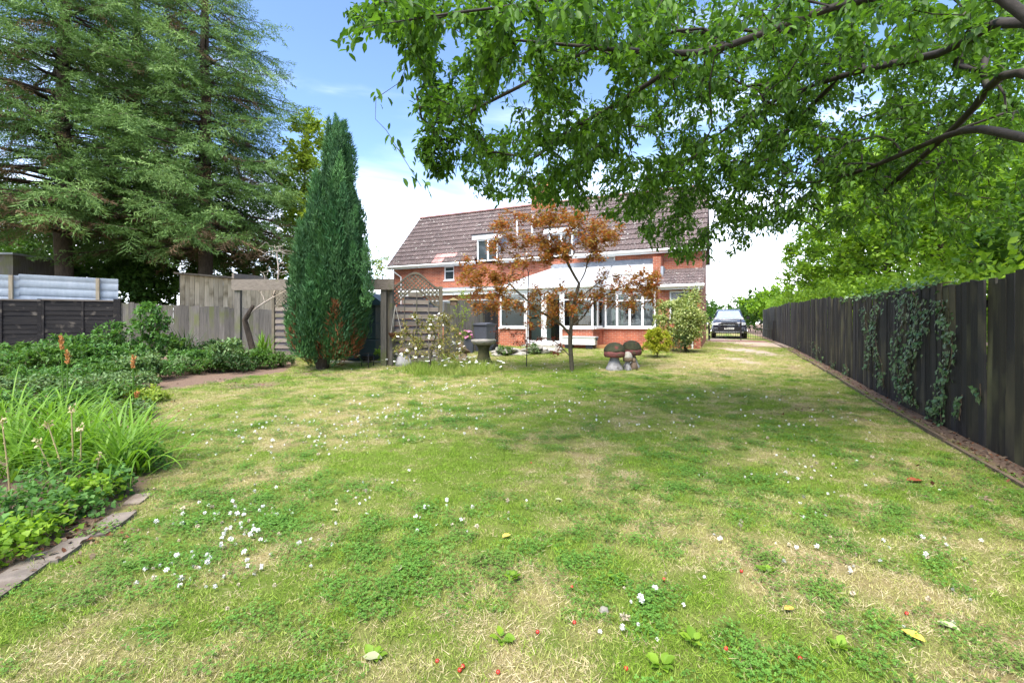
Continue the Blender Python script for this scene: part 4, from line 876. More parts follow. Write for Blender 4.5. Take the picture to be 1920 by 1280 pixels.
# ------------------------------------------------------------------ lattice-topped panels
def lattice_panel(name, label, p0, p1, h, low, rise, invert=False, posts=True):
    d = p1[:2]-p0[:2]; l = np.hypot(*d); ang = math.atan2(d[1], d[0]); t = thing(name, label, 'fence panel', (*p0[:2], float(p0[2])), ang)
    def top(u): return h+(rise*.5*(1-math.cos(2*math.pi*u)))*(1) if not invert else h-rise*.5*(1-math.cos(2*math.pi*u))
    def bot(u): return low+(rise*.5*(1-math.cos(2*math.pi*u)))*(1.15) if not invert else low-rise*.4*(1-math.cos(2*math.pi*u))
    for f, nm in ((top, 'top_rail'), (bot, 'arch_rail')):
        b = MB(); k = 18; vs = []; fs = []
        for i in range(k+1):
            u = i/k; z = f(u)
            for yy, zz in ((-.028, -.03), (.028, -.03), (.028, .03), (-.028, .03)): vs.append((u*l, yy, z+zz))
        for i in range(k): fs += [(i*4+j, i*4+(j+1) % 4, i*4+4+(j+1) % 4, i*4+4+j) for j in range(4)]
        b.add(vs, fs+[(3, 2, 1, 0), tuple(k*4+j for j in range(4))]); b.build(nm, 'trellis', t)
    # crossing laths, clipped between the two curves
    for sgn in (1, -1):
        step = .118; c = -1.2
        while c < l+1.2:
            seg = []; 
            for i in range(61):
                s = i/60*1.9; x = c+sgn*s*.70; z = low-.15+s*.70
                if .01 < x < l-.01 and bot(x/l)+.01 < z < top(x/l)-.01: seg.append((x, z))
            if len(seg) > 2:
                y = .008*sgn; MB().bar((seg[0][0], y, seg[0][1]), (seg[-1][0], y, seg[-1][1]), .034, .010, up=(0, 1, 0)).build('lath', 'trellis', t)
                m_ = t.children[-1]
            c += step
    k = 0; z = .06
    while z < low+rise:
        xs_ = [u for u in [i/40 for i in range(41)] if bot(u)-.02 > z+.10]
        if len(xs_) > 4 or z+.1 < low:
            x0, x1 = (0.02, l-.02) if z+.12 < min(bot(0), bot(.5)) else (min(xs_)*l, max(xs_)*l)
            if x1-x0 > .2: MB().box(x0, x1, -.022 if k % 2 == 0 else .008, -.010 if k % 2 == 0 else .020, z, z+(.115 if k % 2 == 0 else .10)).build('slat', 'wood_grey_h' if k % 2 == 0 else 'wood_slate', t)
        z += .095 if k % 2 == 0 else .105; k += 1
    for u in (.27, .52, .77): MB().box(u*l-.012, u*l+.012, -.036, -.023, .06, bot(u)-.03).build('batten', 'wood_grey', t)
    if posts:
        for x in (-.05, l+.05): MB().box(x-.045, x+.045, -.045, .045, -.15, h+.05).build('post', 'trellis', t)
    return t
a, c = G(733, 12.3), G(823, 12.9)
lattice_panel('lattice_panel', 'slatted fence panel with arched lattice top right of the pergola', a, c, 2.12, 1.62, .40)
a, c = G(516, 14.6), G(640, 14.0)
lattice_panel('lattice_panel', 'slatted panel with dipped lattice top left of the cypress', a, c, 2.30, 1.62, .36, invert=False)
# grey boards and dark side panel by the bin
a, c = G(832, 15.4), G(905, 16.8); d = c[:2]-a[:2]; l = np.hypot(*d); ang = math.atan2(d[1], d[0])
bf = thing('grey_board_gate', 'short run of silver grey boards behind the white rose bush', 'fence', (*a[:2], float(a[2])), ang)
for k in range(13): MB().box(l*k/13+.004, l*(k+1)/13-.004, -.012+(k % 2)*.008, .012, -.05, 1.85+R.uniform(-.02, .02)-(.12 if k < 4 else 0)).build('board', 'wood_grey', bf)
a, c = G(893, 17.2), G(934, 17.9); d = c[:2]-a[:2]; l = np.hypot(*d); ang = math.atan2(d[1], d[0])
df = thing('dark_fence', 'dark board panel between the grey boards and conservatory', 'fence panel', (*a[:2], float(a[2])), ang)
for k in range(8): MB().box(l*k/8+.003, l*(k+1)/8-.003, -.012, .012, -.05, 1.75).build('board', 'wood_black', df)

# ------------------------------------------------------------------ oil tank
tk = G(686, 13.7); tn = thing('oil_tank', 'dark blue green plastic oil tank behind the pergola post', 'tank', tuple(tk), TH)
b = MB(); b.lathe([(.50, 0), (.62, .05), (.66, .15), (.66, .60), (.645, .62), (.66, .64), (.66, 1.08), (.645, 1.10), (.66, 1.12), (.66, 1.60), (.60, 1.72)], 8, wob=0)
for v_i in range(len(b.v)): x, y, z = b.v[v_i]; b.v[v_i] = (x*1.0, y*1.25, z)
b.build('body', 'tank_green', tn)
MB().prism([(-.68, 1.60), (.68, 1.60), (.68, 1.70), (.30, 1.98), (-.30, 1.98), (-.68, 1.70)], 'y', -.80, .80).build('lid', 'tank_green', tn)
for z_ in (.62, 1.10): MB().lathe([(.655, z_-.012), (.675, z_), (.655, z_+.012)], 8).build('rib', 'bin_grey', tn)
MB().box(-.9, .9, -.9, .9, -.1, .0).build('base', 'stone', tn)

# ------------------------------------------------------------------ small tricycle planter
tq = G(691, 12.0); tc_ = thing('tricycle_planter', 'small black metal tricycle planter in front of the oil tank', 'planter', tuple(tq), TH+.3)
def wheel(x, y, r):
    o = MB(); o.tube([(x, y+r*math.cos(t), r+r*math.sin(t)) for t in [2*math.pi*k/16 for k in range(17)]], .012, 5, cap=False); o = o.build('wheel', 'black_metal', tc_)
    for k in range(4): t = math.pi*k/4; MB().tube([(x, y+r*math.cos(t), r+r*math.sin(t)), (x, y-r*math.cos(t), r-r*math.sin(t))], .004, 4).build('spoke', 'black_metal', o)
wheel(0, -.28, .14); wheel(-.17, .12, .12); wheel(.13, .12, .12)
MB().tube([(0, -.28, .14), (0, -.24, .30), (0, -.2, .36)], .012, 6).build('fork', 'black_metal', tc_); MB().tube([(-.12, -.18, .35), (0, -.2, .37), (.12, -.18, .35)], .010, 6).build('handlebar', 'black_metal', tc_)
MB().tube([(0, -.22, .30), (0, 0, .22), (0, .12, .14)], .012, 6).build('frame', 'black_metal', tc_); MB().tube([(-.17, .12, .12), (.13, .12, .12)], .01, 6).build('axle', 'black_metal', tc_)
MB().lathe([(.10, 0), (.15, .12), (.16, .13)], 10, (-.02, .10, .15)).build('basket', 'black_metal', tc_)

# ------------------------------------------------------------------ hanging basket
hb0 = P(741, 572, 12.1); hb = thing('hanging_basket', 'brown lined hanging basket hung by cords from the lattice panel', 'hanging basket', tuple(P(741, 627, 12.1)))
MB().lathe([(.04, -.10), (.12, -.07), (.17, 0), (.18, .05), (.17, .052), (.10, .0)], 14).build('bowl', 'coir', hb)
hk = Vector(hb0)-Vector(P(741, 627, 12.1))
for t in (.5, 2.6, 4.7): MB().tube([(.17*math.cos(t), .17*math.sin(t), .05), hk], .006, 4).build('cord', 'rope', hb)
MB().tube([hk, hk+Vector((0, .06, .05)), hk+Vector((0, .2, .02))], .008, 5).build('hook', 'black_metal', hb)

# ------------------------------------------------------------------ birdbath
q = G(907, 12.6); bb = thing('birdbath', 'mossy round stone birdbath with flared pedestal on the lawn', 'birdbath', tuple(q))
MB().lathe([(.24, -.04), (.25, .05), (.20, .10), (.155, .28), (.15, .42), (.19, .50), (.22, .52)], 16, wob=.02).build('pedestal', 'moss_stone', bb, True)
MB().lathe([(.18, .521), (.30, .56), (.345, .62), (.35, .66), (.33, .675), (.29, .67), (.20, .63), (.05, .62)], 22, wob=.015).build('bowl', 'stone', bb, True)
# wheelie bin
q = G(909, 16.6); bn = thing('wheelie_bin', 'grey wheelie bin standing in front of the dark panel', 'bin', tuple(q), TH-.5)
b = MB(); loft(b, [[(x*(.22+.06*t), y*(.25+.08*t), t*.95) for x, y in ((-1, -1), (1, -1), (1, 1), (-1, 1))] for t in (0.0, .5, 1.0)]); b.build('body', 'bin_grey', bn)
b = MB(); b.prism([(-.37, .952), (.36, .952), (.36, .985), (.0, 1.04), (-.37, 1.0)], 'x', -.31, .31); b.build('lid', 'bin_grey', bn); MB().tube([(-.22, .40, .93), (.22, .40, .93)], .018, 6).build('handle', 'bin_grey', bn)
for s in (-1, 1): MB().tube([(s*.20, .22, .10), (s*.27, .22, .10)], .10, 12).build('wheel', 'rubber', bn)
# planter of pink flowers
q = G(876, 16.0); pp = thing('flower_planter', 'grey square planter with pink flowers left of the wheelie bin', 'planter', tuple(q), TH)
MB().prism([(-.20, 0), (.20, 0), (.24, .46), (-.24, .46)], 'y', -.2, .2).build('pot', 'bin_grey', pp)
# brown bird statue
q = G(868, 13.2); bs = thing('bird_statue', 'brown stone bird statue perched among flowers left of the birdbath', 'statue', tuple(q), TH)
MB().lathe([(.18, -.03), (.19, .05), (.14, .10), (.12, .22)], 12, wob=.05).build('plinth', 'brown_stone', bs, True)
b = MB(); b.tube([(.20, .02, .26), (.10, 0, .28), (-.02, 0, .38), (-.07, 0, .48), (-.08, 0, .56), (-.12, -.0, .58)], [.015, .07, .115, .085, .06, .055], 10); b.build('body', 'brown_stone', bs, True)
MB().tube([(-.16, 0, .58), (-.22, 0, .55)], [.025, .004], 6).build('beak', 'stone', bs)
for s in (-1, 1): MB().tube([(-.03, s*.095, .44), (.08, s*.11, .34), (.22, s*.06, .26)], [.03, .045, .01], 6).build('wing', 'brown_stone', bs, True)
# stone toadstool house with rabbit by the panel
q = G(756, 12.15); so_ = thing('stone_ornament', 'grey stone stump ornament with small rabbit below the hanging basket', 'ornament', tuple(q))
MB().lathe([(.20, -.03), (.205, .08), (.17, .20), (.12, .30), (.10, .34)], 14, (0, 0, 0), wob=.04).build('stump', 'concrete_pale', so_, True)
MB().lathe([(.09, .33), (.17, .36), (.18, .41), (.12, .47), (.03, .49)], 14, (0.02, 0, 0), wob=.05).build('cap', 'brown_stone', so_, True)
b = MB(); b.tube([(.20, -.02, -.01), (.22, -.02, .08), (.20, -.02, .17), (.17, -.02, .21)], [.07, .075, .05, .03], 8); rb_ = b.build('rabbit', 'concrete_pale', so_, True)
for s in (-1, 1): MB().tube([(.19, -.02+s*.02, .20), (.21, -.02+s*.03, .30)], [.014, .008], 5).build('ear', 'concrete_pale', rb_)

# ------------------------------------------------------------------ concrete toadstools
def toadstool(loc, H, Rr, label, sd, small=False):
    t = thing('concrete_toadstool', label, 'toadstool', loc, sd, 'concrete toadstools on the lawn'); hs_ = H*.46
    MB().lathe([(Rr*.82, -.04), (Rr*.80, .04), (Rr*.66, hs_*.35), (Rr*.46, hs_*.75), (Rr*.38, hs_+.03)], 18, wob=.045, seed=sd).build('stalk', 'concrete_pale', t, True)
    MB().lathe([(Rr*.40, hs_), (Rr*.86, hs_+.01), (Rr*.97, hs_+.06*H), (Rr*.99, hs_+.14*H), (Rr*.96, hs_+.22*H)], 22, wob=.02, seed=sd+1).build('cap_rim', 'toadstool_rim' if not small else 'brown_stone', t, True)
    MB().lathe([(Rr*.955, hs_+.215*H), (Rr*.97, hs_+.25*H), (Rr*.88, hs_+.36*H), (Rr*.70, hs_+.46*H), (Rr*.42, hs_+.525*H), (Rr*.10, hs_+.55*H)], 22, wob=.035, seed=sd+2).build('cap', 'toadstool_cap' if not small else 'stone', t, True)
toadstool(tuple(G(1152, 11.35)), .68, .27, 'left of two large mossy concrete toadstools with red rim', 1)
toadstool(tuple(G(1184, 11.75)), .70, .26, 'right of two large mossy toadstools, behind the small one', 2)
toadstool(tuple(G(1177, 11.30)), .46, .12, 'smallest brown toadstool in front of the two large ones', 3, True)
q = G(1188, 11.32); cr_ = thing('stone_creature', 'small brown stone creature beside the smallest toadstool', 'ornament', tuple(q))
MB().lathe([(.09, -.02), (.105, .06), (.09, .15), (.05, .20)], 12, wob=.06).build('body', 'brown_stone', cr_, True); MB().lathe([(.03, .19), (.06, .22), (.055, .27), (.02, .30)], 10, wob=.06).build('head', 'brown_stone', cr_, True)

# ------------------------------------------------------------------ feeding pole
q = G(987, 12.0); fp = thing('feeder_pole', 'thin black metal bird feeder pole with a small dish', 'feeder pole', tuple(q))
tp_ = 1.35-q[2]+(607-512)/F*12.0
MB().tube([(0, 0, -.1), (.03, 0, tp_*.5), (.06, 0, tp_)], .014, 6).build('pole', 'black_metal', fp)
MB().tube([(.06, 0, tp_), (.03, 0, tp_+.10), (-.06, 0, tp_+.13), (-.15, 0, tp_+.06)], .010, 6).build('hook', 'black_metal', fp); MB().tube([(.06, 0, tp_), (.10, 0, tp_+.08), (.16, 0, tp_+.05)], .010, 6).build('hook', 'black_metal', fp)
zt = 1.35-q[2]+(607-598)/F*12.0
MB().lathe([(.02, 0), (.11, .01), (.13, .04), (.125, .045), (.05, .02)], 14, (.17, 0, zt)).build('dish', 'black_metal', fp); MB().tube([(.03, 0, zt+.02), (.12, 0, zt+.02)], .008, 5).build('bracket', 'black_metal', fp)
# low dry stone edging in front of the conservatory
rk = thing('dry_stone_edge', 'low dry stone edging before the conservatory doors', 'stone edging')
for i in range(46):
    u = R.random(); px = 925+u*125; D_ = 14.6+.7*R.random()+u*1.0; q = G(px, D_); s = R.uniform(.10, .22); b = MB(); b.lathe([(.6, 0), (1, .25), (.95, .65), (.5, .9)], 7, wob=.18, seed=i); o = b.build('stone', 'stone', rk)
    o.location = (q[0], q[1], q[2]-.02+R.choice((0, .08, .0, .15))); o.scale = (s*1.3, s, s*.65); o.rotation_euler = (R.uniform(-.2, .2), R.uniform(-.2, .2), R.uniform(0, 6))
# wooden bird feeder hung by the panel
q = P(851, 566, 13.0); bx = thing('bird_feeder', 'small wooden hanging bird feeder between panel and grey boards', 'bird feeder', tuple(q), TH)
MB().box(-.10, .10, -.08, .08, -.10, .04, ch=.02).build('body', 'brown_stone', bx); MB().prism([(-.16, .042), (.16, .042), (0, .12)], 'y', -.12, .12).build('roof', 'straw', bx); MB().tube([(0, 0, .12), (-.02, 0, .25), (-.38, .0, .28)], .006, 5).build('hanger', 'black_metal', bx)
# terracotta pots
for i, (px, D_, s, lb) in enumerate(((32, 12.0, .20, 'upturned terracotta pot among shrubs below the black lap fence'), (58, 12.3, .16, 'small terracotta pot half hidden beside the upturned pot'))):
    q = G(px, D_); t = thing('terracotta_pot', lb, 'plant pot', tuple(q), 0, 'terracotta pots by the black fence'); MB().lathe([(s, 0), (s*.98, .08), (s*.70, .34), (s*.32, .42), (s*.30, .46)], 16).build('body', 'terracotta', t, True); MB().lathe([(s*1.02, .0), (s*1.04, .02), (s*1.04, .07), (s*1.0, .09)], 16).build('rim', 'terracotta', t, True)
# stone slabs edging the left bed
for i, (px, py, L_, W_, rz, lb) in enumerate(((30, 1082, .62, .20, .55, 'longest grey stone slab edging the bed at the picture corner'), (118, 1034, .34, .17, .6, 'pale grey stone slab between the longest slab and bark'), (205, 985, .36, .20, .75, 'brown flaking slab under the dry stems'), (258, 938, .22, .14, .85, 'small broken slab at the daylily end'), (-60, 1125, .4, .2, .5, 'stone slab cut off by the picture edge'))):
    q = GP(px, py); b = MB(); rr2 = random.Random(i)
    out = [(L_*.5*math.cos(t)*(1 if abs(math.cos(t)) > .5 else .9)*rr2.uniform(.88, 1.05), W_*.5*math.sin(t)*rr2.uniform(.85, 1.1)) for t in [2*math.pi*k/10 for k in range(10)]]
    out = [(max(-L_*.45, min(L_*.45, x*1.25)), max(-W_*.42, min(W_*.42, y*1.4))) for x, y in out]
    b.prism(out, 'z', -.06, .018); o = b.build('stone_slab', 'stone_slab'); o.location = tuple(q); e_ = GP(px+60, py-42)-GP(px-60, py+36); o.rotation_euler = (rr2.uniform(-.05, .05), rr2.uniform(-.05, .05), math.atan2(e_[1], e_[0])+rr2.uniform(-.08, .08)); tag(o, lb, 'stone slab', 'stone slabs edging the left bed')
# fallen cherries and leaves
lab_c = 'tiny red cherry fallen on the foreground lawn'
for px, py in ((862, 1262), (868, 1255), (1008, 1190), (934, 1266), (1174, 1259), (1361, 1221), (1077, 1172), (1500, 1240), (1700, 1155), (1390, 1075), (996, 870), (1245, 1090), (820, 1245), (1072, 1105)):
    q = GP(px, py); b = MB(); b.lathe([(.002, 0), (.006, .002), (.009, .008), (.007, .0145), (.002, .0165)], 10); o = b.build('fallen_cherry', 'cherry_red', None, True); o.location = (q[0], q[1], q[2]+.006); tag(o, lab_c, 'cherry', 'fallen cherries')
pbr('leaf_rust', (.36, .10, .035), (.24, .07, .03), rough=.7, bump=.2); pbr('leaf_yellow', (.60, .42, .06), (.50, .34, .08), rough=.7, bump=.1); pbr('leaf_pale', (.38, .40, .22), (.30, .30, .16), rough=.7, bump=.1)
def fallen(px, py, l, mt, lb, rz):
    q = GP(px, py); V, FL, _ = scatter(T_LEAF, np.zeros((1, 3)), np.array([(1., 0, .15)]), np.array([(0, .2, 1.)]), l, 1.3); me = mesh_np('fallen_leaf', V, FL, mt); o = link('fallen_leaf', me); o.location = (q[0], q[1], q[2]+.022); o.rotation_euler = (.2, .1, rz); tag(o, lb, 'leaf', 'fallen leaves on the lawn')
fallen(1700, 905, .15, 'leaf_rust', 'large curled rust brown leaf on the grass near the fence', .5)
for px, py, l, mt, lb, rz in ((942, 1013, .07, 'leaf_yellow', 'yellow leaf in the middle of the lawn', 1.2), (745, 1078, .07, 'leaf_pale', 'pale folded leaf among clover left of centre', 2.1), (620, 960, .06, 'leaf_pale', 'pale dry leaf near the left clover flowers', .2), (1735, 1212, .09, 'leaf_yellow', 'long yellow leaf at the lower right of the lawn', 2.4), (1470, 1150, .06, 'leaf_yellow', 'small yellow leaf right of the lower middle', .7), (680, 1240, .08, 'leaf_pale', 'curled pale leaf by the dock plant at the lower edge', .4), (1040, 940, .06, 'leaf_pale', 'pale leaf on the dry worn path', .1), (1800, 1190, .08, 'leaf_pale', 'pale green leaf at the far lower right', 2.6)):
    fallen(px, py, l, mt, lb, rz)
q = GP(1132, 1150); o = MB().lathe([(.012, 0), (.022, .008), (.018, .02), (.006, .026)], 9, wob=.12).build('pebble', 'stone'); o.location = tuple(q+np.array((0, 0, .006))); tag(o, 'small grey pebble lying on the worn lawn', 'pebble')

# ------------------------------------------------------------------ overhanging cherry tree, trunk just outside the frame
rng = np.random.default_rng(21)
def poly_pts(poly, n, rng):
    a = np.array(poly, float); lo, hi = a.min(0), a.max(0); out = []
    while len(out) < n:
        q = rng.uniform(lo, hi, (n*2, 2)); k = in_poly(q[:, 0], q[:, 1], poly); out += list(q[k])
    return np.array(out[:n])
def leafy(root, name, Pn, par, tips, rt, ex, bark, mat_, rng, per, L, wood='trunk', sides=6, thin=1., **kw):
    r = radii(par, tips, rt, ex); r = np.where(r > .025, .025+(r-.025)*thin, r); V, FL = limbs(Pn, par, r, sides); o = link(wood, mesh_np(wood, V, FL, bark, smooth=True), root)
    V, FL, w = twig_leaves(Pn, tips, rng, per, L, **kw); link(name, mesh_np(name, V, FL, mat_, w), root); return r
ct = thing('cherry_tree', 'leafy cherry tree whose long branches overhang the top of the lawn', 'tree')
tr0 = [(2.15, 3.0, -.1), (2.08, 3.1, 1.1), (1.98, 3.2, 2.0)]; tt = tr0[-1]
LE = [tt, P(1960, 60, 2.35), P(1800, -25, 2.6), P(1566, 13, 3.1), P(1435, 61, 3.3), P(1304, 100, 3.4), P(1115, 89, 3.2), P(960, 75, 3.05)]
seeds = [tr0, [tt, P(1916, 258, 2.7), P(1807, 245, 3.3), P(1690, 290, 4.0), P(1597, 326, 4.6), P(1500, 345, 5.2)],
         [tt, P(1916, 136, 2.7), P(1798, 232, 3.6), P(1640, 372, 5.0), P(1522, 450, 6.0)],
         [tt, P(1930, 44, 2.5), P(1763, 100, 3.3), P(1575, 144, 4.2), P(1400, 215, 5.0), P(1290, 300, 5.4)], LE,
         [LE[3], P(1260, -40, 3.0), P(1020, 3, 2.8), P(850, 25, 2.7), P(720, 45, 2.55)], [P(1304, 100, 3.4), P(1180, 180, 3.9), P(1060, 250, 4.3)],
         [P(1575, 144, 4.2), P(1440, 290, 5.6), P(1370, 400, 6.3)], [P(1115, 89, 3.2), P(960, 170, 3.5), P(840, 230, 3.8)]]
main = [(700, -10), (655, 20), (690, 70), (760, 85), (800, 150), (775, 200), (790, 260), (770, 290), (860, 345), (945, 372), (1010, 385), (1110, 400), (1190, 425), (1230, 468), (1290, 485), (1345, 498), (1400, 465), (1440, 440), (1500, 410), (1560, 360), (1700, 330), (1920, 270), (1960, -10)]
low = [(1330, 400), (1500, 330), (1920, 260), (1920, 420), (1700, 470), (1540, 440), (1420, 440)]
att = []
holes = [(1310, 40, 60, 38), (1180, 60, 26, 40), (1500, 310, 60, 50), (1020, 300, 36, 26), (860, 275, 40, 20), (1650, 60, 60, 45), (1560, 200, 40, 30), (930, 330, 26, 16), (1400, 250, 36, 30), (1250, 250, 30, 26), (1100, 170, 26, 20)]
for px, py in poly_pts(main, 4100, rng):
    if any(((px-a)/c)**2+((py-b)/d)**2 < .25+.3*rng.random() for a, b, c, d in holes): continue
    if rng.random() > np.clip((fbm(np.array([px]), np.array([py]), 70., 7, 3)[0]-.24)*6, 0, 1): continue
    if px > 1480 and py > 270 and rng.random() < .3: continue
    near = rng.random() < (.40 if px < 1250 else .12)
    D = (2.7+py/500*2.6+rng.uniform(-.4, .9)) if near else rng.uniform(3.9, 7.2)+py/500*.8
    if px < 860: D = min(D, 4.4)
    att.append(P(px, py, D))
for px, py in poly_pts([(1330, 0), (1920, 0), (1920, 300), (1560, 330), (1400, 300)], 200, rng): att.append(P(px, py, rng.uniform(4.2, 7.0)))
for px, py in poly_pts([(1190, 150), (1340, 110), (1620, 90), (1640, 330), (1400, 360), (1230, 330)], 420, rng): att.append(P(px, py, rng.uniform(4.0, 7.2)))
for px, py in poly_pts(low, 170, rng): att.append(P(px, py, rng.uniform(4.0, 6.2)))
for px, py in ((640, 75), (660, 60), (685, 45), (705, 185), (760, 130), (790, 350)): att.append(P(px, py, 2.6+rng.uniform(0, .5)))
for px, py in poly_pts([(640, -420), (2100, -420), (2100, -10), (700, -10)], 110, rng): att.append(P(px, py, rng.uniform(3.0, 6.0)))
Pn, par, tips = grow(seeds, np.array(att), rng, step=.26, bias=.16, wob=.16, lift=.10)
leafy(ct, 'crown', Pn, par, tips, .0018, .435, 'bark_cherry', 'cherry_leaf', rng, 20, .074, thin=.55, sides=4, T=T_HEX, droop=.55, spread=.75, reach=.42, jit=.03, wide=.92)

# ------------------------------------------------------------------ japanese maple on the lawn
mq = G(1073, 11.15); mt_ = thing('maple_tree', 'slender bronze leaved maple standing on the lawn before the conservatory', 'tree')
MD = 11.15
seeds = [[mq-np.array((0, 0, .1)), P(1071, 672, MD), P(1069, 640, MD), P(1072, 600, MD), P(1078, 560, MD), P(1086, 532, MD)],
         [P(1086, 532, MD), P(1072, 508, MD), P(1061, 484, MD-.1), P(1057, 460, MD-.2), P(1066, 430, MD-.3)], [P(1086, 532, MD), P(1097, 510, MD+.1), P(1102, 490, MD+.2), P(1110, 470, MD+.3), P(1120, 430, MD+.4)],
         [P(1071, 630, MD), P(1048, 605, MD-.2), P(1010, 582, MD-.4), P(985, 560, MD-.5), P(968, 545, MD-.6)], [P(1072, 612, MD), P(1095, 592, MD+.1), P(1110, 570, MD+.3), P(1150, 545, MD+.5), P(1185, 530, MD+.6)],
         [P(1078, 575, MD), P(1100, 548, MD-.2), P(1140, 520, MD-.4), P(1180, 515, MD-.6)], [P(1069, 668, MD), P(1055, 645, MD-.2), P(1040, 630, MD-.35)]]
pads = [(977, 408, 75, 24), (948, 429, 53, 32), (1019, 413, 60, 25), (1019, 380, 32, 27), (1099, 432, 93, 53), (1080, 471, 106, 35), (1009, 482, 93, 32), (900, 509, 80, 48), (913, 572, 75, 40), (913, 540, 53, 27), (1040, 543, 95, 18), (958, 572, 53, 16), (1008, 567, 50, 30), (1040, 586, 35, 35), (1173, 525, 110, 32), (1205, 556, 61, 53), (1147, 562, 80, 32), (1085, 572, 40, 40), (1009, 607, 40, 20), (990, 450, 60, 30), (1055, 400, 80, 30), (1225, 520, 30, 40), (960, 520, 60, 20), (1140, 440, 60, 40), (940, 460, 50, 24), (1030, 455, 60, 26)]
att = []
for px, py, w_, h_ in pads:
    for _ in range(max(5, int(w_*h_/75))): att.append(P(px+rng.uniform(-.55, .55)*w_, py+rng.uniform(-.5, .5)*h_, MD+rng.normal(0, .45)+(.25 if px > 1100 else -.15)))
Pn, par, tips = grow(seeds, np.array(att), rng, step=.12, bias=.10, wob=.12, lift=.06)
r = radii(par, tips, .0032, .50); r *= .66
V, FL = limbs(Pn, par, r, 6); link('trunk', mesh_np('trunk', V, FL, 'bark_maple', smooth=True), mt_)
V, FL, w = twig_leaves(Pn, tips, rng, 30, .074, T=T_STAR, droop=.25, spread=.9, reach=.34, flat=.45, jit=.05); link('crown', mesh_np('crown', V, FL, 'maple_leaf', w), mt_)
mb = [P(px+rng.uniform(-.5, .5)*w_, py+rng.uniform(-.5, .5)*h_, MD-.25+rng.normal(0, .15)) for px, py, w_, h_, n in ((950, 630, 80, 30, 12), (1025, 640, 60, 20, 9), (985, 645, 50, 20, 6), (1043, 662, 16, 22, 5)) for _ in range(n)]
Pn, par, tips = grow([[P(1069, 668, MD), P(1040, 640, MD-.2), P(1010, 632, MD-.3)]], np.array(mb), rng, step=.12, bias=.1, wob=.1)
V, FL = limbs(Pn, par, radii(par, tips, .0028), 5); link('low_branch', mesh_np('low_branch', V, FL, 'bark_maple', smooth=True), mt_)
V, FL, w = twig_leaves(Pn, tips, rng, 15, .06, T=T_STAR, droop=.3, reach=.3, flat=.4); link('low_leaves', mesh_np('low_leaves', V, FL, 'maple_dark', w), mt_)

# ------------------------------------------------------------------ spruces on the left
def frond(rng, dens=10):
    sh = [((0, 0, 0), (0, 1, 0), 1.)]; 
    for i in range(9):
        y = .12+.085*i; s = 1 if i % 2 else -1; sh.append(((0, y, 0), (s*.72, .68, rng.uniform(-.22, .05)), .46*(1.12-y*.8)))
    v = []; f = []
    for o, d, l in sh:
        o, d = np.array(o, float), unit(np.array(d, float)); k = int(l*dens)+2
        for i in range(k):
            t = (i+rng.random())/k*l; rd = unit(rng.normal(0, 1, 3)*np.array((1, 1, .7))); nd = unit(d*.75+rd*.75); sd_ = unit(np.cross(nd, rng.normal(0, 1, 3)))*.017; p = o+d*t
            n = len(v); v += [p-sd_, p+sd_, p+nd*rng.uniform(.10, .15)]; f.append((n, n+1, n+2))
        sd_ = unit(np.cross(d, (0, 0, 1.)))*.008; n = len(v); v += [o-sd_, o+sd_, o+d*l]; f.append((n, n+1, n+2))
    return np.array(v), [np.array(f)]
FR = [frond(np.random.default_rng(i)) for i in range(4)]
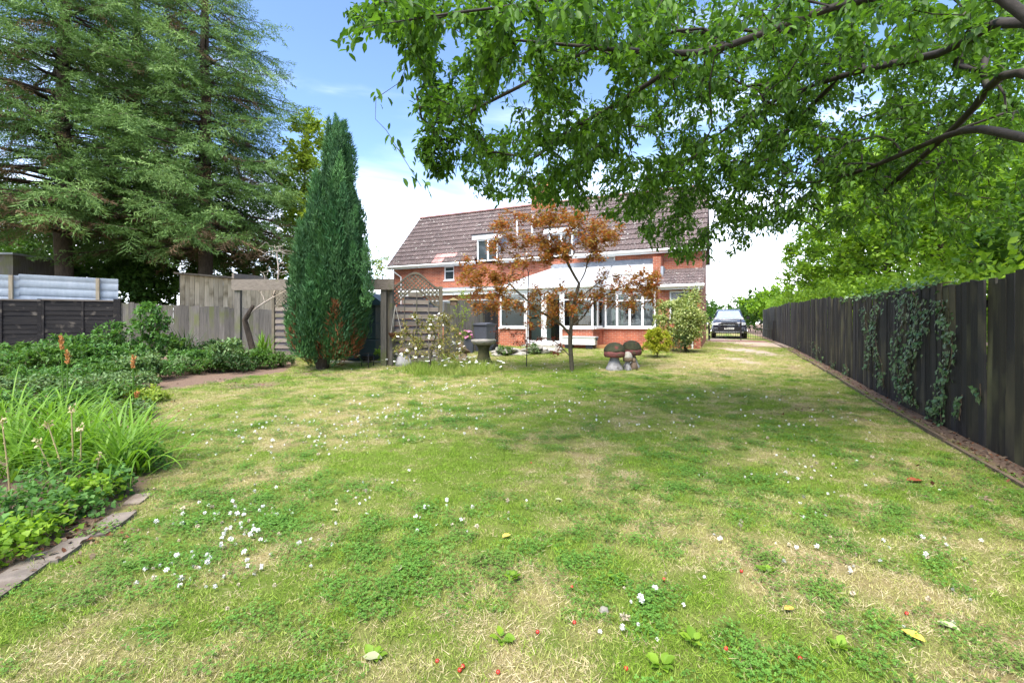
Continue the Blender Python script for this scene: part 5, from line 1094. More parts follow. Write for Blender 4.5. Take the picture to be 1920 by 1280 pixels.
def spruce(name, label, loc, H, Rr, zmin, seed, zbare=5.2, sp=1.):
    rng = np.random.default_rng(seed); t = thing(name, label, 'tree', tuple(loc)); tv = MB()
    zz = np.linspace(-.2, H, 12); tv.tube([(rng.normal(0, .04), rng.normal(0, .04), z) for z in zz], [max(.02, .30*(1-z/H)**.8) for z in np.clip(zz, 0, H-.1)], 9); pos = []; dr = []; nr = []; Ls = []; dead = []; yg = []; bl = []; z = zmin
    while z < H-.4:
        nb = 8 if z < 15 else 5; a0 = rng.uniform(0, 6.28)
        for k in range(nb):
            a = a0+k*6.283/nb+rng.normal(0, .18); out = np.array((math.cos(a), math.sin(a), 0)); tan = np.array((-out[1], out[0], 0)); q = (1-z/H)
            l = Rr*q**.75*rng.uniform(.42, 1.2); zb = z+rng.normal(0, .2)
            def pt(s): return np.array((0, 0, zb))+out*l*s+np.array((0, 0, l*(.10*s-.42*s*s+.20*s**3)))
            path = [pt(s) for s in (0, .3, .6, 1.)]; bl.append((path, max(.012, .014*l)))
            n = max(3, int(l/(.34 if z < 15 else .6))); 
            for i in range(n):
                s = .22+.80*(i+rng.random()*.6)/n
                for sg in (-1, 1):
                    if s < .45 and rng.random() < .35: continue
                    pos.append(pt(min(s, 1))+rng.normal(0, .06, 3)); dr.append(out*rng.uniform(.45, .8)+tan*sg*rng.uniform(.45, .9)+np.array((0, 0, rng.uniform(-.95, .12)))); nr.append(np.array((0, 0, 1.))+rng.normal(0, .3, 3)); Ls.append(rng.uniform(.62, 1.25)*(.6+.4*min(1, l/3)))
                    yg.append(s > .78 and rng.random() < .5); dead.append((s < .55 and rng.random() < (.45 if z < zbare else .2)) or (z < zmin+.8 and rng.random() < .2))
            pos.append(pt(1)); dr.append(out+np.array((0, 0, .12))); nr.append(np.array((0, 0, 1.))); Ls.append(.9); dead.append(False); yg.append(rng.random() < .6)
        z += (.30+.012*z)*sp
    pos, dr, nr, Ls, dead, yg = [np.array(q) for q in (pos, dr, nr, Ls, dead, yg)]; dead = dead & ~yg; ch = rng.integers(0, len(FR), len(pos))
    for path, rad in bl: tv.tube(path, [rad, rad*.75, rad*.5, rad*.2], 4)
    tv.build('trunk', 'bark', t, True)
    tone = np.clip(rng.random(len(pos))*.6+.4*fbm(pos[:, 0]*1.+pos[:, 2]*.6, pos[:, 1]-pos[:, 2], 1.6, seed), 0, 1)
    for nm, msk, mat_ in (('crown', ~dead & ~yg, 'spruce_needle'), ('young_growth', yg, 'spruce_young'), ('dead_twigs', dead, 'spruce_dead')):
        parts = [scatter(FR[k], pos[msk & (ch == k)], dr[msk & (ch == k)], nr[msk & (ch == k)], Ls[msk & (ch == k)], 1., tone[msk & (ch == k)]) for k in range(len(FR)) if (msk & (ch == k)).any()]
        if parts: V, FL, w = merge(parts); link(nm, mesh_np(nm, V, FL, mat_, w), t)
    return t
spruce('spruce_tree', 'tall spruce at the far left behind the black lap fence', G(120, 17.2), 25, 6.0, 4.6, 51)
spruce('spruce_tree', 'broad spruce behind the pale shed, reaching over the cypress', G(385, 19.0), 22.5, 5.2, 4.2, 52)
spruce('spruce_tree', 'dark spruce between the two taller front spruces', G(258, 22.0), 26, 5.6, 4.6, 53, sp=1.9)

# ------------------------------------------------------------------ columnar cypress
def plume(rng, n=250):
    v = []; f = []
    for i in range(n):
        t = rng.random()**.8; a = rng.uniform(0, 6.28); env = .21*(math.sin(math.pi*min(1, t*.85+.15))**.7)*(1-t*.55)
        q = env*math.sqrt(rng.random()); p = np.array((q*math.cos(a), t*.92, q*math.sin(a))); d = unit(np.array((math.cos(a)*.5, 1., math.sin(a)*.5))+rng.normal(0, .32, 3)); s = unit(np.cross(d, rng.normal(0, 1, 3)))
        l = rng.uniform(.08, .15); m_ = p+d*l*.5; k = len(v); v += [p-s*.014, p+s*.014, p+d*l]; f.append((k, k+1, k+2))
    return np.array(v), [np.array(f)]
PL = [plume(np.random.default_rng(70+i)) for i in range(5)]
cq = G(605, 11.5); cy = thing('cypress_tree', 'tall dark blue green columnar cypress in front of the pergola', 'tree', tuple(cq))
rng = np.random.default_rng(77)
prof = [(690, 10, 602), (672, 40, 608), (655, 68, 612), (630, 78, 616), (590, 74, 619), (540, 71, 620), (480, 66, 622), (430, 57, 624), (390, 49, 627), (330, 37, 634), (280, 26, 632), (240, 15, 629), (218, 5, 628)]
pz = np.array([ZC+(HY-a)/F*11.5-cq[2] for a, b, c in prof]); pr_ = np.array([b*.77/F*11.5 for a, b, c in prof]); pxc = np.array([(c-605)/F*11.5 for a, b, c in prof])
pos = []; dr = []; Ls = []; kind = []
for ring, frac, num in ((0, 1., 820), (1, .74, 420), (2, .42, 140)):
    for _ in range(num):
        z = rng.uniform(.40, pz[-1]-.72) if rng.random() > .14 else rng.uniform(.22, 1.0) 
        rr = np.interp(z, pz, pr_)*frac
        if rng.random() > (rr+.25)/1.3: continue
        a = rng.uniform(0, 6.28); rr *= rng.normal(1, .09)*(.90+.19*math.cos(5*a+z*.5+1.)+.05*math.cos(9*a-z)); cx = np.interp(z, pz, pxc); x = cx*CT+rr*math.cos(a); y = cx*ST+rr*math.sin(a)
        l = rng.uniform(.45, 1.2)*(1.15 if z < 4 else .8); rr2 = np.interp(z+l*.8, pz, pr_)*frac; lean = (rr2-rr)/(l*.8)
        pos.append((x-math.cos(a)*.05, y-math.sin(a)*.05, z-.15)); dr.append((math.cos(a)*np.clip(lean+.12, -.5, .4)+rng.normal(0, .05), math.sin(a)*np.clip(lean+.12, -.5, .4)+rng.normal(0, .09), 1.)); Ls.append(l)
        side = math.cos(a-TH)  # toward the right of the garden
        kind.append(2 if (z < .8 and rng.random() < .28) else (1 if rng.random() < .16+.30*max(0, math.cos(a+.2)) else 0))  # more bright sprays to the right: the cypress's lit side put into the colour
for px, py, h in ((630, 330, 1.6), (606, 470, 1.3), (588, 560, 1.2), (688, 560, 1.2), (640, 420, 1.2), (660, 500, 1.2), (575, 600, .9)):
    for j in range(5):
        q = P(px+rng.uniform(-5, 5), py, 11.5-.55+rng.uniform(-.15, .15)); pos.append(q-cq+np.array((0, 0, .28*j-.2))); dr.append((rng.normal(0, .05), rng.normal(0, .05), 1)); Ls.append(.85-.06*j); kind.append(0 if j % 2 else 1)
pos, dr, Ls, kind = np.array(pos), np.array(dr), np.array(Ls), np.array(kind); ch = rng.integers(0, 5, len(pos))
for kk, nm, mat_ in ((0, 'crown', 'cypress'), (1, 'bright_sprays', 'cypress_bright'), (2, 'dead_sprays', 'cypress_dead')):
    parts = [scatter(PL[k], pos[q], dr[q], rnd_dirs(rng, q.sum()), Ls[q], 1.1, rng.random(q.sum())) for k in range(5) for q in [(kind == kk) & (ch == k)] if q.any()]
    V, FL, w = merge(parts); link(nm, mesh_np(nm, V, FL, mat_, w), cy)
b = MB()
for k in range(9):
    a = k*.7; b.tube([(0, 0, -.1), (.10*math.cos(a), .10*math.sin(a), .25), (.35*math.cos(a), .35*math.sin(a), .9), (.4*math.cos(a)+.1, .4*math.sin(a), 2.2)], [.13, .09, .05, .02], 7)
b.tube([(0, 0, -.1), (.05, 0, 2), (.22, .1, 5)], [.13, .09, .02], 8); b.build('trunk', 'bark', cy, True)

# ------------------------------------------------------------------ broad-leaved trees around the plot
def crown_pts(rng, n, c, rx, rz, lumps=7):
    lc = rnd_dirs(rng, lumps)*np.array((rx*.55, rx*.55, rz*.55)); out = []
    while len(out) < n:
        l = lc[rng.integers(lumps)]; q = l+rnd_dirs(rng, 1)[0]*np.array((rx, rx, rz))*.55*rng.random()**.35
        out.append(q)
    return np.array(out)+c
def tree(name, label, loc, H, Rr, mat_, seed, n=170, per=30, L=.17, base=.28, bark='bark', group=None, T=T_DIA, rt=.0045, trunk_h=None):
    rng = np.random.default_rng(seed); t = thing(name, label, 'tree', tuple(loc), 0, group); zb = H*base
    c = np.array((0, 0, (zb+H)/2)); att = crown_pts(rng, n, c, Rr, (H-zb)/2)
    att[:, 2] = np.clip(att[:, 2], .3, H); lean = rng.normal(0, .12, 2)
    Pn, par, tips = grow([[(0, 0, -.2), (lean[0]*.5, lean[1]*.5, zb*.6), (lean[0], lean[1], zb*1.2), (lean[0]*2, lean[1]*2, H*.75)]], att, rng, step=.4, bias=.2, wob=.12)
    leafy(t, 'crown', Pn, par, tips, rt, .5, bark, mat_, rng, per, L, sides=5, T=T, droop=.15, spread=1.1, reach=.9, jit=.10, wide=1.15)
    return t
gR = 'trees beyond the black fence'
for i, (x, y_, H, Rr, mm, lb, n, per, L) in enumerate((
        (5.3, 11.3, 5.8, 2.6, 'bright_leaf', 'sunlit green tree over the fence at the right picture edge', 380, 38, .105), (5.2, 15.0, 6.8, 2.8, 'bright_leaf', 'sunlit green tree behind the ivy strands of the fence', 380, 38, .11),
        (5.0, 19.2, 7.4, 2.8, 'bright_leaf', 'bright green tree over the middle of the black fence', 380, 38, .13), (4.9, 23.4, 7.2, 2.7, 'bright_leaf', 'leafy green tree over the far half of the fence', 360, 36, .14),
        (4.8, 28.0, 6.4, 2.5, 'bright_leaf', 'small leafy tree near the far end of the black fence', 280, 34, .15), (8.6, 13.5, 6.6, 2.6, 'mid_leaf', 'taller darker tree behind the sunlit fence trees', 260, 30, .14), (8.5, 20.5, 7.2, 3.0, 'mid_leaf', 'tall dark tree farther behind the fence trees', 260, 30, .15),
        (4.5, 8.2, 4.6, 1.7, 'mid_leaf', 'leafy tree beyond the fence just outside the frame', 150, 30, .12))):
    tree('hedgerow_tree', lb, (x, y_, float(gz(x, y_))), H, Rr, mm, 200+i, n=int(n*1.25), per=int(per*1.2), L=L*1.25, base=.16, group=gR)
gL = 'trees behind the left fence'
for i, (px, D, H, Rr, mm, lb) in enumerate(((20, 22, 8.0, 2.6, 'mid_leaf', 'dark leafy tree under the far left spruce'), (215, 24, 8.0, 2.8, 'dark_leaf', 'dark leafy tree behind the corrugated sheet end'), (330, 22.5, 7.0, 2.4, 'mid_leaf', 'green tree directly behind the pale shed'), (450, 24, 7.5, 2.6, 'mid_leaf', 'green tree above the shed roof and dead branches'),
                                            (545, 24.5, 9.5, 2.8, 'bright_leaf', 'yellow green tree showing left of the cypress'), (578, 21, 10.8, 2.0, 'lime_leaf', 'tall lime green tree rising beside the cypress top'), (110, 27, 9.0, 3.2, 'dark_leaf', 'dark leafy tree between the left spruce trunks'), (268, 20.5, 4.6, 2.2, 'mid_leaf', 'low dark tree filling the gap beside the shed'), (60, 20, 4.8, 2.4, 'mid_leaf', 'low dark tree behind the corrugated sheet'))):
    tree('broadleaf_tree', lb, G(px, D), H, Rr, mm, 240+i, n=210, per=34, L=.20, base=.22, group=gL)
for i, (px, D, H, Rr, lb) in enumerate(((716, 33, 6.6, 2.2, 'pale green open tree left of the house gable'), (668, 30, 8.6, 1.6, 'slim sparse tree directly behind the cypress'))):
    tree('open_tree', lb, G(px, D), H, Rr, 'variegated' if i == 0 else 'mid_leaf', 260+i, n=90, per=16, L=.17, base=.2)
gF = 'distant trees beyond the car'
for i, (px, D, H, Rr, mm, lb) in enumerate(((1322, 62, 4.6, 3.4, 'mid_leaf', 'distant tree left of the parked car'), (1345, 80, 4.8, 4.2, 'mid_leaf', 'distant rounded tree above the car roof on its left'), (1372, 130, 4.6, 5, 'dark_leaf', 'farthest low tree directly above the car roof'), (1408, 52, 4.6, 2.8, 'mid_leaf', 'green tree right of the car beyond the fence end'), (1428, 44, 4.8, 2.6, 'mid_leaf', 'bushy green tree over the end of the black fence'), (1388, 95, 4.3, 4, 'mid_leaf', 'distant tree between the car and the nearer bushy trees'), (1300, 90, 5.2, 5, 'dark_leaf', 'distant tree mostly hidden by the house end'), (1450, 38, 4.4, 2.4, 'bright_leaf', 'bright bushy tree behind the far fence boards'))):
    tree('distant_tree', lb, G(px, D), H, Rr, mm, 270+i, n=110, per=26, L=.34, base=.08, group=gF)
# trimmed hedge showing just over the fence top
hx = thing('green_hedge', 'bright green hedge showing just over the whole black fence top', 'hedge')
rng = np.random.default_rng(9); n = 24000; y_ = rng.uniform(7, 36, n); xx = 3.35+rng.uniform(-.6, .6, n); hh = 2.15+.25*np.clip((y_-20)/12, 0, 1)+.16*np.sin(y_*1.3)+.1*np.sin(y_*3.7); zz = gz(xx, y_)+hh*np.sqrt(rng.random(n))
p = np.stack([xx, y_, zz], 1); V, FL, w = scatter(T_DIA, p, rnd_dirs(rng, n)+np.array((0, 0, .5)), rnd_dirs(rng, n), rng.uniform(.07, .14, n), 1., rng.random(n)); link('foliage', mesh_np('foliage', V, FL, 'bright_leaf', w), hx)
b = MB()
for k in range(30): b.tube([(3.35, 7.4+k*.95, .1), (3.4, 7.4+k*.95, 1.9)], .03, 5)
b.build('stems', 'bark', hx)

# ------------------------------------------------------------------ shrubs and border plants
def shrub(name, label, loc, H, Rr, mat_, seed, n=70, per=18, L=.07, T=T_DIA, cat='shrub', group=None, upright=.3, stem='twig_dead', rt=.003, wide=1., flowers=None, droop=.1):
    rng = np.random.default_rng(seed); t = thing(name, label, cat, tuple(loc), 0, group)
    a = rng.uniform(0, 6.28, n); u = rng.random(n)**.5; z = H*(.18+.82*rng.random(n)**.8); q = Rr*u*np.sqrt(np.clip(1-(z/H-.35)**2*1.6, .08, 1)); att = np.stack([q*np.cos(a), q*np.sin(a), z], 1)
    Pn, par, tips = grow([[(0, 0, -.05), (0, 0, .12*H), (0.02, 0, .3*H)]], att, rng, step=max(.08, H*.1), bias=.12, wob=.1, lift=upright)
    V, FL = limbs(Pn, par, radii(par, tips, rt, .42), 4); link('stems', mesh_np('stems', V, FL, stem), t)
    V, FL, w = twig_leaves(Pn, tips, rng, per, L, T=T, droop=droop, spread=1., reach=.35*H+.1, jit=.03, wide=wide); link('foliage', mesh_np('foliage', V, FL, mat_, w), t)
    if flowers:
        fm, fn_, fs = flowers; k = rng.integers(0, len(tips), fn_); fp_ = np.array([Pn[tips[i][1][-1]] for i in k])+rng.normal(0, .03, (fn_, 3)); parts = []
        tt_ = rng.uniform(0, 6.28, fn_); nr = unit(np.array((0, -.4, .8))+rng.normal(0, .4, (fn_, 3))); e1 = unit(np.cross(nr, np.array((.3, .2, .9))+rng.normal(0, .1, (fn_, 3)))); e2 = np.cross(nr, e1)
        for j in range(5): aa = tt_+j*1.2566; parts.append(scatter(T_DIA, fp_, e1*np.cos(aa)[:, None]+e2*np.sin(aa)[:, None]+nr*.3, nr, fs*rng.uniform(.8, 1.2, fn_), 1.5, rng.random(fn_)))
        V, FL, w = merge(parts); link('blossom', mesh_np('blossom', V, FL, fm, w), t)
    return t
def straps(name, label, loc, n, Lmin, Lmax, width, mat_, seed, arch=1., spread=.35, rad=.12, cat='plant', group=None):
    rng = np.random.default_rng(seed); t = thing(name, label, cat, tuple(loc), 0, group); V = []; Fq = []; W = []; k = 9
    for i in range(n):
        a = rng.uniform(0, 6.28); l = rng.uniform(Lmin, Lmax); th = rng.uniform(.05, spread); cv = arch*rng.uniform(.7, 1.7)/k; o = np.array((math.cos(a), math.sin(a))); b0 = rng.normal(0, rad, 2); p = np.array((b0[0], b0[1], -.03)); s = np.array((-o[1], o[0], 0)); w_ = width*rng.uniform(.7, 1.2); tw = rng.normal(0, .3); base = len(V); v_ = rng.random()
        for j in range(k+1):
            t_ = j/k; ww = w_*(1-t_**2.2)*.5+.0006; sx = s*math.cos(tw)+np.array((0, 0, 1))*math.sin(tw)*.4; V += [p-sx*ww+np.array((0, 0, .25*ww)), p, p+sx*ww+np.array((0, 0, .25*ww))]; W += [v_]*3
            th += cv*(.35+t_*1.2); th = min(th, 2.5); p = p+np.array((o[0]*math.sin(th), o[1]*math.sin(th), math.cos(th)))*l/k
        for j in range(k):
            q = base+3*j; Fq += [(q, q+1, q+4, q+3), (q+1, q+2, q+5, q+4)]
    link('leaves', mesh_np('leaves', np.array(V), [np.array(Fq)], mat_, np.array(W), True), t); return t
gB = 'shrubs in the left border'
for i, (px, D, H, Rr, mm, lb, n, per, L) in enumerate((
        (135, 12.6, 1.25, .85, 'border_leaf', 'wide dark green shrub below the middle of the black fence', 110, 26, .085), (205, 12.9, 1.1, .5, 'border_leaf', 'small leafy shrub at the right end of the black fence', 70, 22, .08), (282, 12.3, 1.55, .48, 'border_leaf', 'tallest shrub in the left border with buff seed heads', 110, 24, .08),
        (262, 10.6, .85, .55, 'grey_leaf', 'feathery grey green shrub at the lawn edge', 80, 30, .06), (385, 13.4, .95, .6, 'dark_leaf', 'dark low shrub below the grey board fence', 80, 24, .075), (430, 13.0, 1.05, .55, 'grey_leaf', 'pale leaved shrub left of the bent dead tree', 80, 22, .085), (480, 12.9, .7, .5, 'mid_leaf', 'low shrub around the foot of the bent dead tree', 70, 22, .07),
        (52, 11.6, .95, .7, 'mid_leaf', 'leafy shrub hiding the terracotta pots', 90, 24, .08), (330, 11.6, .55, .5, 'grey_leaf', 'low grey green mound at the border edge', 60, 28, .055), (180, 10.0, .70, .7, 'border_leaf', 'low spreading shrub behind the daylilies', 90, 26, .07), (395, 12.2, .45, .5, 'mid_leaf', 'ground hugging green plant along the border edge', 60, 24, .06), (-40, 10.4, 1.0, .8, 'border_leaf', 'green shrub at the left picture edge', 80, 24, .085),
        (525, 13.4, .45, .45, 'grey_leaf', 'low plant between the dead tree and cypress', 50, 22, .06), (100, 8.4, .60, .75, 'border_leaf', 'soft green plant mass behind the orange seed spikes', 100, 30, .06), (30, 7.0, .65, .6, 'grey_leaf', 'feathery pale plant at the left edge behind the daylilies', 90, 34, .055), (-30, 8.8, .8, .8, 'mid_leaf', 'mid green plant mass cut by the left edge', 80, 26, .07),
        (215, 11.6, 1.0, .7, 'border_leaf', 'leafy shrub between the wide dark one and the tallest', 110, 26, .08), (115, 11.0, 1.0, .8, 'mid_leaf', 'full green shrub in front of the black fence panels', 120, 26, .08), (355, 12.2, .75, .6, 'border_leaf', 'rounded shrub before the dark sword leaves', 90, 24, .07), (300, 13.6, 1.2, .7, 'mid_leaf', 'dark shrub filling the corner where the two fences meet', 100, 24, .085),
        (440, 12.2, .6, .6, 'dark_leaf', 'low dark mound before the pale leaved shrub', 90, 26, .06), (165, 7.6, .55, .6, 'grey_leaf', 'ferny plant right of the orange spikes', 110, 34, .05), (60, 6.2, .55, .6, 'border_leaf', 'ferny plant behind the left daylilies', 100, 32, .05), (190, 9.0, .6, .6, 'mid_leaf', 'low green plant at the inner bend of the bed', 100, 28, .06), (20, 9.6, .9, .8, 'border_leaf', 'tall soft green shrub by the left edge', 110, 30, .07),
        (240, 8.6, .45, .5, 'grey_leaf', 'pale edge plant right of the ferny one', 90, 28, .05), (215, 7.2, .42, .45, 'mid_leaf', 'low plant by the short orange stem', 90, 28, .05), (270, 7.4, .3, .35, 'lime_leaf', 'yellow green low plant at the bend of the bed', 60, 22, .05), (150, 6.4, .5, .5, 'border_leaf', 'leafy plant behind the middle daylilies', 90, 28, .055), (230, 6.2, .32, .4, 'grey_leaf', 'small soft plant behind the spilling daylily', 70, 26, .045),
        (385, 12.0, .5, .5, 'mid_leaf', 'low dark edge plant below the sword leaves', 80, 24, .05), (455, 12.5, .45, .5, 'border_leaf', 'low edge plant left of the dead tree foot', 80, 24, .05), (300, 10.9, .6, .5, 'border_leaf', 'leafy edge plant before the tallest shrub', 80, 24, .055),
        (510, 13.0, .6, .45, 'mid_leaf', 'small green shrub right of the bent dead tree', 60, 22, .06))):
    H *= (1.05 if i in (1, 2) else .66); L *= 1.3; per = int(per*.8); D = D*.9 if D > 10 and 60 < px < 540 else D
    shrub('border_shrub', lb, G(px, D), H, Rr, mm, 300+i, n=n, per=per, L=L, group=gB, T=T_HEX, upright=.5)
straps('crocosmia', 'dark sword leaved clump against the grey fence', G(345, 13.2), 46, .7, 1.15, .045, 'dark_leaf', 331, arch=.45, spread=.35, rad=.08)
straps('iris_clump', 'bright broad leaved clump right of the dead tree', G(492, 13.3), 34, .6, 1.05, .07, 'strap_leaf', 332, arch=.6, spread=.35, rad=.08)
for i, (px, D, n, a, c, lb) in enumerate(((228, 4.05, 150, .45, .82, 'arching daylily clump spilling over the slab end'), (150, 4.3, 150, .45, .85, 'middle daylily clump behind the dry stems'), (62, 4.1, 130, .45, .85, 'daylily clump near the left picture edge'), (110, 5.0, 110, .5, .95, 'daylily clump farthest from the stone slabs'), (10, 4.9, 90, .5, .95, 'daylily clump cut by the left picture edge'), (240, 5.1, 70, .35, .6, 'smaller daylily clump behind the spilling one'))):
    straps('daylily', lb, G(px, D), int(n*1.15), a*1.15, c*1.18, .022, 'strap_leaf', 340+i, arch=1.35, spread=.75, rad=.11, group='daylilies in the left bed')
for i, (px, D, H, Rr, mm, lb) in enumerate(((60, 3.2, .22, .30, 'border_leaf', 'low broad leaved plant above the longest slab'), (170, 3.35, .20, .22, 'bright_leaf', 'bright low leaves at the foot of the dry stems'), (10, 2.9, .22, .3, 'border_leaf', 'low green weeds in the lower left corner'), (215, 3.6, .18, .18, 'border_leaf', 'small strawberry like leaves beside the flaking slab'), (120, 3.7, .25, .3, 'border_leaf', 'low leafy plant between daylilies and slabs'), (270, 4.15, .2, .2, 'border_leaf', 'small leafy plant under the arching daylily'), (-10, 2.55, .16, .22, 'bright_leaf', 'bright weeds at the very corner of the bed'), (75, 2.85, .14, .2, 'bright_leaf', 'bright weeds growing just behind the longest slab'), (140, 3.15, .14, .18, 'border_leaf', 'small weeds behind the pale slab'))):
    shrub('bed_plant', lb, G(px, D), H, Rr, mm, 360+i, n=46, per=10, L=.045, wide=1.5, cat='plant', group='low plants in the left bed', rt=.0015)
# dry stems
gD = 'dry flower stems in the left bed'
for i, (x0, y0, x1, y1, lb) in enumerate(((130, 962, 90, 795, 'dry buff stem leaning left over the slabs'), (138, 935, 134, 768, 'tallest upright dry stem in the left bed'), (150, 935, 152, 805, 'dry stem right of the tallest one'), (112, 960, 72, 830, 'thin dry stem leaning farthest left'), (20, 985, 4, 790, 'dry stem at the left picture edge'), (170, 925, 188, 855, 'short dry stem leaning right'))):
    D = 3.72-.1*(i == 4); q0 = P(x0, y0, D); q1 = P(x1, y1, D-.05); q0[2] = float(gz(q0[0], q0[1])); t = thing('dead_flower', lb, 'dead flower', tuple(q0), 0, gD); d = q1-q0
    MB().tube([(0, 0, -.03), d*.5+np.array((.008, 0, 0)), d], [.0065, .0055, .004], 6).build('stalk', 'straw', t); V, FL, w = scatter(T_DIA, np.tile(d, (16, 1))+rng.normal(0, .014, (16, 3)), rnd_dirs(rng, 16)+np.array((0, 0, .4)), rnd_dirs(rng, 16), .03, 1., rng.random(16)); link('seed_head', mesh_np('seed_head', V, FL, 'straw', w), t)
    for k in range(3): MB().lathe([(.006, -.006), (.0095, 0), (.006, .006)], 6, tuple(d*(.3+.2*k))).build('node', 'straw', t)
for i, (px, D, yt, lb) in enumerate(((121, 6.0, 655, 'taller orange tipped flower spike before the black fence'), (127, 6.05, 682, 'shorter orange spike beside the taller one'), (250, 6.3, 690, 'orange spike at the right of the bed'), (256, 6.3, 745, 'short green stem with orange tip beside the right spike'))):
    q0 = G(px, D); h = ZC+(HY-yt)/F*D-q0[2]; t = thing('flower_spike', lb, 'flower', tuple(q0), 0, 'orange flower spikes'); dx = -.08 if i == 0 else 0
    MB().tube([(0, 0, -.03), (dx*.5, 0, h*.5), (dx, 0, h)], [.010, .008, .007], 6).build('stalk', 'strap_leaf', t); n = 50; z_ = rng.uniform(-.02, .16 if i != 3 else .06, n); p = np.stack([np.full(n, dx)+rng.normal(0, .008, n), rng.normal(0, .008, n), h+z_], 1)
    V, FL, w = scatter(T_DIA, p, rnd_dirs(rng, n)*.5+np.array((0, 0, 1.)), rnd_dirs(rng, n), .045, 1., rng.random(n)); link('head', mesh_np('head', V, FL, 'poker', w), t)
# bent dead tree with pale twigs
dt = thing('dead_tree', 'bent dead tree with pale bare twigs left of the cypress', 'tree'); DD = 12.5
b = MB(); b.tube([tuple(G(474, DD)-np.array((0, 0, .1))), tuple(P(474, 655, DD)), tuple(P(466, 625, DD)), tuple(P(459, 600, DD)), tuple(P(470, 582, DD)), tuple(P(475, 572, DD))], [.085, .08, .075, .07, .06, .035], 9); b.build('trunk', 'bark', dt, True)
seeds = [[P(459, 600, DD), P(478, 580, DD), P(505, 562, DD), P(535, 545, DD), P(553, 533, DD)], [P(512, 556, DD), P(520, 530, DD), P(522, 505, DD), P(519, 475, DD)]]
att = [P(*q, DD+rng.normal(0, .3)) for q in zip(rng.normal(522, 24, 90), rng.uniform(455, 550, 90))]
Pn, par, tips = grow(seeds, np.array(att), rng, step=.10, bias=.15, wob=.2, lift=.0)
V, FL = limbs(Pn, par, radii(par, tips, .0030, .46), 5); link('twigs', mesh_np('twigs', V, FL, 'bark_pale'), dt)
# white rose bush and meadow flowers
shrub('rose_bush', 'straggly bush with white flowers in front of the lattice panel', G(806, 11.2), 1.35, .95, 'rose_leaf', 401, n=110, per=24, L=.065, flowers=('petal_white', 70, .042), upright=.55, stem='bark_maple', rt=.004)
pf = shrub('pink_flowers', 'pink and white flowers growing in the grey square planter', tuple(np.array(G(876, 16.0))+np.array((0, 0, .47))), .32, .26, 'mid_leaf', 402, n=26, per=9, L=.05, cat='flowers', flowers=('petal_pink', 22, .06))
rng = np.random.default_rng(44)
def tall_tuft(name, seed): return tuft(name, 'grass_blade', 40, .12, .05, .30, .45, .006, seed)
def daisy(name, seed):
    r_ = np.random.default_rng(seed); h = r_.uniform(.22, .36); b = MB(); b.tube([(0, 0, 0), (.02, .01, h*.5), (.03, -.01, h)], .003, 4)
    for k in range(9): a = k*.698; b.add([(.03, -.01, h+.006), (.03+.03*math.cos(a-.25), -.01+.03*math.sin(a-.25), h+.010), (.03+.04*math.cos(a), -.01+.04*math.sin(a), h+.006), (.03+.03*math.cos(a+.25), -.01+.03*math.sin(a+.25), h+.010)], [(0, 1, 2, 3)])
    me = b.mesh(name, 'petal_white'); me.materials.append(MATS['strap_leaf'])
    for k in range(10): me.polygons[k].material_index = 1
    return bpy.data.objects.new(name, me)
n = 330; a = rng.uniform(755, 935, n); D = rng.uniform(10.3, 12.2, n); kp = (((a-845)/95)**2+((D-11.1)/.95)**2) < 1; pts = np.array([G(u, v) for u, v in zip(a[kp], D[kp])])
scatter_stuff('meadow_grass', 'unmown patch of tall grass around the rose bush', 'grass', pts, rots(len(pts), .1), rng.uniform(.7, 1.3, len(pts)), rng.integers(0, 3, len(pts)), np.clip(rng.normal(.22, .2, len(pts)), 0, 1), inst_group('meadow_grass', [tall_tuft('tall_tuft', 500+i) for i in range(3)]))
pts2 = np.array([G(rng.normal(855, 50), rng.uniform(10.3, 12.0)) for _ in range(85)])
scatter_stuff('daisies', 'white ox-eye daisies in the unmown patch', 'flowers', pts2, rots(len(pts2), .2), rng.uniform(.7, 1.2, len(pts2)), rng.integers(0, 3, len(pts2)), np.zeros(len(pts2)), inst_group('daisies', [daisy('daisy', i) for i in range(3)]))
# bushes by the house
shrub('golden_bush', 'small golden green bush on the lawn right of the toadstools', G(1232, 14.2), .88, .48, 'golden_leaf', 411, n=170, per=34, L=.065, upright=.6)
shrub('variegated_shrub', 'loose grey green shrub against the end of the conservatory', G(1262, 16.4), 1.85, .85, 'variegated', 412, n=220, per=34, L=.085, upright=.5)
vt = tree('variegated_tree', 'tall cream and green variegated shrub on a trunk at the house corner', G(1291, 16.0), 2.42, .62, 'variegated', 413, n=260, per=40, L=.09, base=.04, rt=.004)
shrub('dark_shrub', 'dark rounded shrub at the foot of the variegated one', G(1276, 15.6), .62, .38, 'dark_leaf', 414, n=60, per=20, L=.05)
shrub('rockery_plant', 'pale green rockery plant by the conservatory door', G(1001, 15.2), .36, .3, 'grey_leaf', 415, n=40, per=14, L=.06)
shrub('rockery_plant', 'low rockery plant between birdbath and feeder pole', G(948, 14.6), .32, .35, 'mid_leaf', 416, n=40, per=14, L=.06)
shrub('yellow_climber', 'thin yellow green climber in front of the flat extension', G(868, 15.2), 2.2, .35, 'lime_leaf', 417, n=40, per=12, L=.07, upright=.6, cat='climber')
shrub('bushy_plant', 'green leafy plant on the lawn edge right of the oil tank', G(715, 12.9), .45, .25, 'bright_leaf', 418, n=24, per=9, L=.08, wide=1.5, cat='plant')

